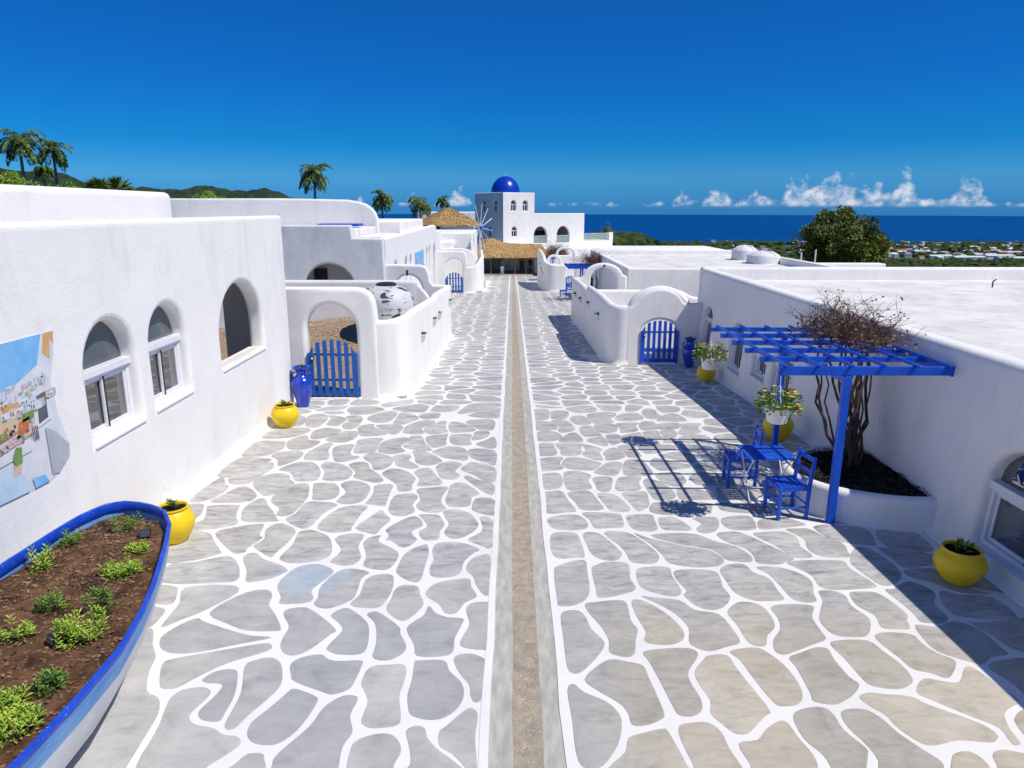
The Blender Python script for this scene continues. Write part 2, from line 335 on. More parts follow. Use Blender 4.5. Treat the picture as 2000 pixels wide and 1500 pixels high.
def sweep(name,pts,thick,mat,parent=None,base=None,flare=.07,n=6,depth=.5):
    P=cr(pts,n,False); mb=MB(); k=len(P); h=thick/2; r=h*.95; sec=[]
    for i,p in enumerate(P):
        d=P[min(i+1,k-1)]-P[max(i-1,0)]; d=Vector((d[0],d[1],0)).normalized(); nn=Vector((d.y,-d.x,0))
        zb=(G(p[1]) if base is None else base); top=p[2]
        prof=[(-h-flare,zb-depth),(-h-flare,zb),(-h-flare*.35,zb+.04),(-h,zb+.16)]+[(-h*math.cos(a),top-r+r*math.sin(a)) for a in [math.pi*j/8 for j in range(9)]]+[(h,zb+.16),(h+flare*.35,zb+.04),(h+flare,zb),(h+flare,zb-depth)]
        sec.append([Vector((p[0],p[1],0))+nn*a+Vector((0,0,z)) for a,z in prof])
    m=len(sec[0]); mb.add([v for s_ in sec for v in s_],[(i*m+j,(i+1)*m+j,(i+1)*m+j+1,i*m+j+1) for i in range(k-1) for j in range(m-1)]+[tuple(range(m)),tuple((k-1)*m+j for j in range(m-1,-1,-1))])
    return mb.build(name,mat,parent,smooth=50)
def rbox(name,a,b,r,mat,parent=None,seg=4):
    bm=bmesh.new(); bmesh.ops.create_cube(bm,size=1)
    for v in bm.verts: v.co=Vector([(a[i]+b[i])/2+v.co[i]*abs(b[i]-a[i]) for i in range(3)])
    bmesh.ops.bevel(bm,geom=list(bm.edges),offset=r,segments=seg,affect='EDGES',profile=.5)
    off=Vector()
    if parent is not None:
        t=parent
        while t.parent: t=t.parent
        off=Vector(t.location)
    for v in bm.verts: v.co-=off
    me=bpy.data.meshes.new(name); bm.to_mesh(me); bm.free(); me.materials.append(mat)
    me.polygons.foreach_set('use_smooth',[True]*len(me.polygons)); me.set_sharp_from_angle(angle=R(50))
    o=bpy.data.objects.new(name,me); COL.objects.link(o); o.parent=parent; return o
def G(y):
    if y<10: return .0867-.01*y
    if y>16: return -.0433-.047*(y-13)
    return -.0133-.01*(y-10)-.037*(y-10)**2/12
def nz(x,y,z=0): return noise.noise(Vector((x,y,z)))
# ---------------------------------------------------------------- terrain and sea
def T(x,y):
    dx=max(-34-x,0,x-20); dy=max(-40-y,0,y-112); d=math.hypot(dx,dy)
    z=G(min(max(y,-5),112))-.35-106*(1-math.exp(-d/620))
    def ga(cx,cy,sx,sy,h): return h*math.exp(-((x-cx)/sx)**2-((y-cy)/sy)**2)
    z+=ga(46,285,48,60,19)+ga(105,430,75,70,25)+ga(20,330,40,60,10)+ga(230,640,160,120,14)
    if d>60: z+=nz(x*.012,y*.012)*3.0*min(1,(d-60)/200)
    if y>2500: z-=(y-2500)*.06
    return max(z,-118)
mb=MB(); rings=[0]+[8*1.11**i for i in range(62)]; na=144
for r in rings:
    for j in range(na):
        t=2*math.pi*j/na; x=r*math.sin(t); y=45+r*math.cos(t); mb.v.append((x,y,T(x,y)))
for i in range(len(rings)-1):
    for j in range(na): mb.f.append([i*na+j,i*na+(j+1)%na,(i+1)*na+(j+1)%na,(i+1)*na+j]); mb.mi.append(0)
GR=pm('scrub_ground',(.10,.12,.04),(.035,.062,.022),.035,.95,.3,1,.5,.1,lo=.42,hi=.66)
struct(mb.build('terrain',GR,smooth=60))
def sea_mat():
    m,nt,p=nodes('sea_water'); v=pos(nt,(.001,.004,.001))
    c=ramp_node(nt,noise_node(nt,v,1.0,4,.55),[(.3,(.0003,.050,.20)),(.7,(.0006,.068,.25))]); nt.links.new(c,p.inputs['Base Color'])
    p.inputs['Roughness'].default_value=.45; p.inputs['Specular IOR Level'].default_value=.05; bump(nt,p,noise_node(nt,pos(nt),.05,4),.4,2); return m
mb=MB(); n=96; mb.v=[(0,0,-110)]+[(r*math.sin(2*math.pi*j/n),r*math.cos(2*math.pi*j/n),-110) for r in (4000,19500) for j in range(n)]
mb.f=[[0,1+j,1+(j+1)%n] for j in range(n)]+[[1+j,1+n+j,1+n+(j+1)%n,1+(j+1)%n] for j in range(n)]; mb.mi=[0]*len(mb.f)
struct(mb.build('sea',sea_mat()))
# hills on the left, far
HP=[(-400,300),(-200,318),(0,333),(60,338),(130,341),(160,350),(200,362),(270,368),(320,371),(350,376),(372,371),(400,366),(430,372),(465,379),(490,374),(525,370),(550,375),(575,386),(600,402),(640,430)]
def hill_h(px):
    for (a,ra),(b,rb) in zip(HP,HP[1:]):
        if a<=px<=b: return (410-(ra+(rb-ra)*(px-a)/(b-a)))
    return -30
mb=MB(); nx,ny=330,40
for i in range(nx):
    px=-380+i*1030/(nx-1)
    for j in range(ny):
        q=j/(ny-1); y=1050+q*1100; yr=1600; x=(px-1000)/1412*yr
        w=math.exp(-((y-yr)/230)**2); h=4+hill_h(px)/1412*yr
        z=-112+(h+112)*w+nz(x*.012,y*.012)*9*w+nz(x*.05,y*.05,3)*5*w+nz(x*.15,y*.15,3)*3*w
        mb.v.append((x,y,z))
mb.f=[[i*ny+j,(i+1)*ny+j,(i+1)*ny+j+1,i*ny+j+1] for i in range(nx-1) for j in range(ny-1)]; mb.mi=[0]*len(mb.f)
struct(mb.build('hills',pm('hill_forest',(.050,.080,.042),(.018,.034,.024),.05,.95,.12,1,9,.1),smooth=80))
# woods on the slope and the coastal plain
def clump(mb,c,r,sub=1):
    bm=bmesh.new(); bmesh.ops.create_icosphere(bm,subdivisions=sub,radius=1)
    s=random.random()*50; vs=[]
    for v in bm.verts:
        k=r*(1+.45*nz(v.co.x*1.7+s,v.co.y*1.7,v.co.z*1.7)); vs.append((c[0]+v.co.x*k,c[1]+v.co.y*k,c[2]+v.co.z*k*.8))
    bm.verts.index_update(); mb.add(vs,[[v.index for v in f.verts] for f in bm.faces]); bm.free()
mb=MB()
for i in range(1500):
    y=random.uniform(190,520); x=random.uniform(-.02,.42)*y+random.uniform(-6,6)
    if abs(x-112)<22 and abs(y-430)<45: continue
    if nz(x*.02,y*.02,5)<-.25: continue
    r=random.uniform(1.6,3.6); clump(mb,(x,y,T(x,y)+r*.4),r,2 if y<330 else 1)
for i in range(9000):
    y=random.uniform(520,2700) if i<6500 else random.uniform(600,1550); x=random.uniform(.1,1.0)*y
    if nz(x*.004,y*.004,9)<-.18 and y>1550: continue
    r=random.uniform(4,8)*(.6+y/2500); clump(mb,(x,y,T(x,y)+r*.3),r,1)
stuff(tag(mb.build('woods',pm('woods_leaf',(.075,.11,.028),(.020,.040,.012),.1,.9,.6,1,1,.1)),'green scrub and woods covering the slope down to the coast','woods'))
fb=MB(); fb.lathe([(1,0),(.8,1.2),(.3,2.0)],20,capt=True); fo=fb.build('field',pm('dry_field',(.33,.24,.12),(.20,.16,.08),.2,.95)); fo.scale=(21,38,1.6); fo.location=(112,430,T(112,430)-.9); struct(fo)
# town on the plain
def house_mesh(w,d,h,gable,wall,roofm):
    mb=MB(); mb.bb((-w/2,-d/2,-4),(w/2,d/2,h)); mb.cur=1
    if gable: mb.add([(-w/2-.5,-d/2-.5,h),(w/2+.5,-d/2-.5,h),(w/2+.5,d/2+.5,h),(-w/2-.5,d/2+.5,h),(-w/2-.5,0,h+d*.22),(w/2+.5,0,h+d*.22)],[(0,1,5,4),(2,3,4,5),(0,4,3),(1,2,5)])
    else: mb.bb((-w/2-.3,-d/2-.3,h),(w/2+.3,d/2+.3,h+.7))
    o=mb.build('town_house',[wall,roofm]); return o
TW=pm('town_wall',(.72,.70,.66),(.55,.53,.50),.05,.9); TR=pm('town_red_roof',(.45,.14,.12),(.32,.10,.09),.05,.9); TG=pm('town_metal_roof',(.70,.72,.74),(.55,.57,.60),.05,.6)
HM=[house_mesh(14,11,5,True,TW,TR),house_mesh(12,12,7,False,TW,TG),house_mesh(18,11,5,True,TW,TG),house_mesh(10,10,9,False,TW,TW)]
cnt=0; occ=[]
while cnt<260:
    y=random.uniform(1480,2640)**1; k=random.uniform(.40,.80) if random.random()<.85 else random.uniform(.27,.42)
    x=k*y
    if y<1900 and nz(x*.003,y*.003,2)<.0: continue
    if any((x-a)**2+(y-b)**2<26**2 for a,b in occ): continue
    occ.append((x,y)); src=random.choices(HM,(2,4,3,3))[0]
    o=src if src.get('used') is None else src.copy()
    if o is not src: COL.objects.link(o)
    src['used']=1
    o.location=(x,y,T(x,y)); o.rotation_euler=(0,0,random.uniform(-.5,.5)); s_=random.uniform(.8,1.4); o.scale=(s_,s_,s_)
    tag(o,'tiny pale house in the town on the coastal plain','house','town houses on the coastal plain'); cnt+=1
for o in list(COL.objects):
    if 'used' in o: del o['used']
wh=None
for i,(px,row,L) in enumerate([(1836,497,42),(1862,503,60),(1893,506,75),(1925,500,50),(1952,505,70),(1985,509,80),(1760,488,46),(1700,478,36),(1800,492,40),(1975,494,60)]):
    dep=13.77-math.degrees(math.atan((750-row)/1388)); y=1500+ (515-row)*18
    k=(px-1000)/1412; x=k*y
    mb=MB(); mb.bb((-L/2,-12,-5),(L/2,12,7)); mb.cur=1; mb.add([(-L/2-1,-13,7),(L/2+1,-13,7),(L/2+1,13,7),(-L/2-1,13,7),(-L/2-1,0,10),(L/2+1,0,10)],[(0,1,5,4),(2,3,4,5),(0,4,3),(1,2,5)])
    o=mb.build('warehouse',[TW,TR if i==6 else TG]); o.location=(x,y,T(x,y)); o.rotation_euler=(0,0,random.uniform(-.15,.15))
    if i==6: tag(o,'long red roofed hall in the town beside the leafy tree','hall')
    else: tag(o,'long pale metal roofed warehouse in the far town','warehouse','pale warehouses in the far town')
# ---------------------------------------------------------------- pavement
STREET=(-5.05,5.75)
mb=MB(); ys=[-6+i*.5 for i in range(int(102/.5)+1)]
for y in ys:
    for x in (-5.6,-.172,.412,5.9): mb.v.append((x,y,G(y)))
for i in range(len(ys)-1):
    for j in (0,2): mb.f.append([i*4+j,i*4+j+1,i*4+4+j+1,i*4+4+j]); mb.mi.append(0)
pav=struct(mb.build('pavement',JOINT,smooth=60))
# drainage channel: two concrete margins and a sunken pebble bed
mb=MB(); mp=MB()
for i,y in enumerate(ys):
    w=.012*nz(0,y*1.3); z=G(y)
    for x,dz in ((-.28,0),(-.175+w,.0),(-.15+w,-.003),(.01+w,-.005),(.04+w,-.012)): mb.v.append((x,y,z+dz))
    for x,dz in ((.22-w,-.012),(.25-w,-.005),(.39+w,-.003),(.415+w,0),(.52,0)): mb.v.append((x,y,z+dz))
    for x,dz in ((.015+w,-.0045),(.08,-.0075),(.18,-.0075),(.245-w,-.0045)): mp.v.append((x,y,z+dz))
for i in range(len(ys)-1):
    for j in (1,2,3,5,6,7): mb.f.append([i*10+j,i*10+j+1,(i+1)*10+j+1,(i+1)*10+j]); mb.mi.append(0)
    for j in range(3): mp.f.append([i*4+j,i*4+j+1,(i+1)*4+j+1,(i+1)*4+j]); mp.mi.append(0)
ch=struct(mb.build('channel',CONC)); bed=mp.build('pebble_bed',PEB,ch)
mw=MB()
for i,y in enumerate(ys):
    w=.018*nz(3,y*.9)+.010*nz(9,y*3); w2=.022*nz(7,y*.9)+.010*nz(1,y*3)
    for x in (-.236+w,-.165+w): mw.v.append((x,y,G(y)+.004))
    for x in (.405+w2,.474+w2): mw.v.append((x,y,G(y)+.004))
for i in range(len(ys)-1):
    for j in (0,2): mw.f.append([i*4+j,i*4+j+1,(i+1)*4+j+1,(i+1)*4+j]); mw.mi.append(0)
mw.build('border_line',JOINT,ch)
mb=MB()
for i in range(3600):
    y=2.5+random.random()**1.6*16; x=random.uniform(.03,.235); r=random.uniform(.004,.011)*(1+.03*y)
    z=G(y)-.009; t=random.random()*3
    vs=[(x+r*a*math.cos(t)-r*.8*b*math.sin(t),y+r*a*math.sin(t)+r*.8*b*math.cos(t),z+c) for a,b,c in ((1,0,0),(.3,.95,0),(-.9,.4,0),(-.8,-.6,0),(.4,-.95,0),(0,0,r*.8))]
    mb.add(vs,[(0,1,5),(1,2,5),(2,3,5),(3,4,5),(4,0,5)])
stuff(mb.build('pebbles',PEBS,ch,smooth=80))
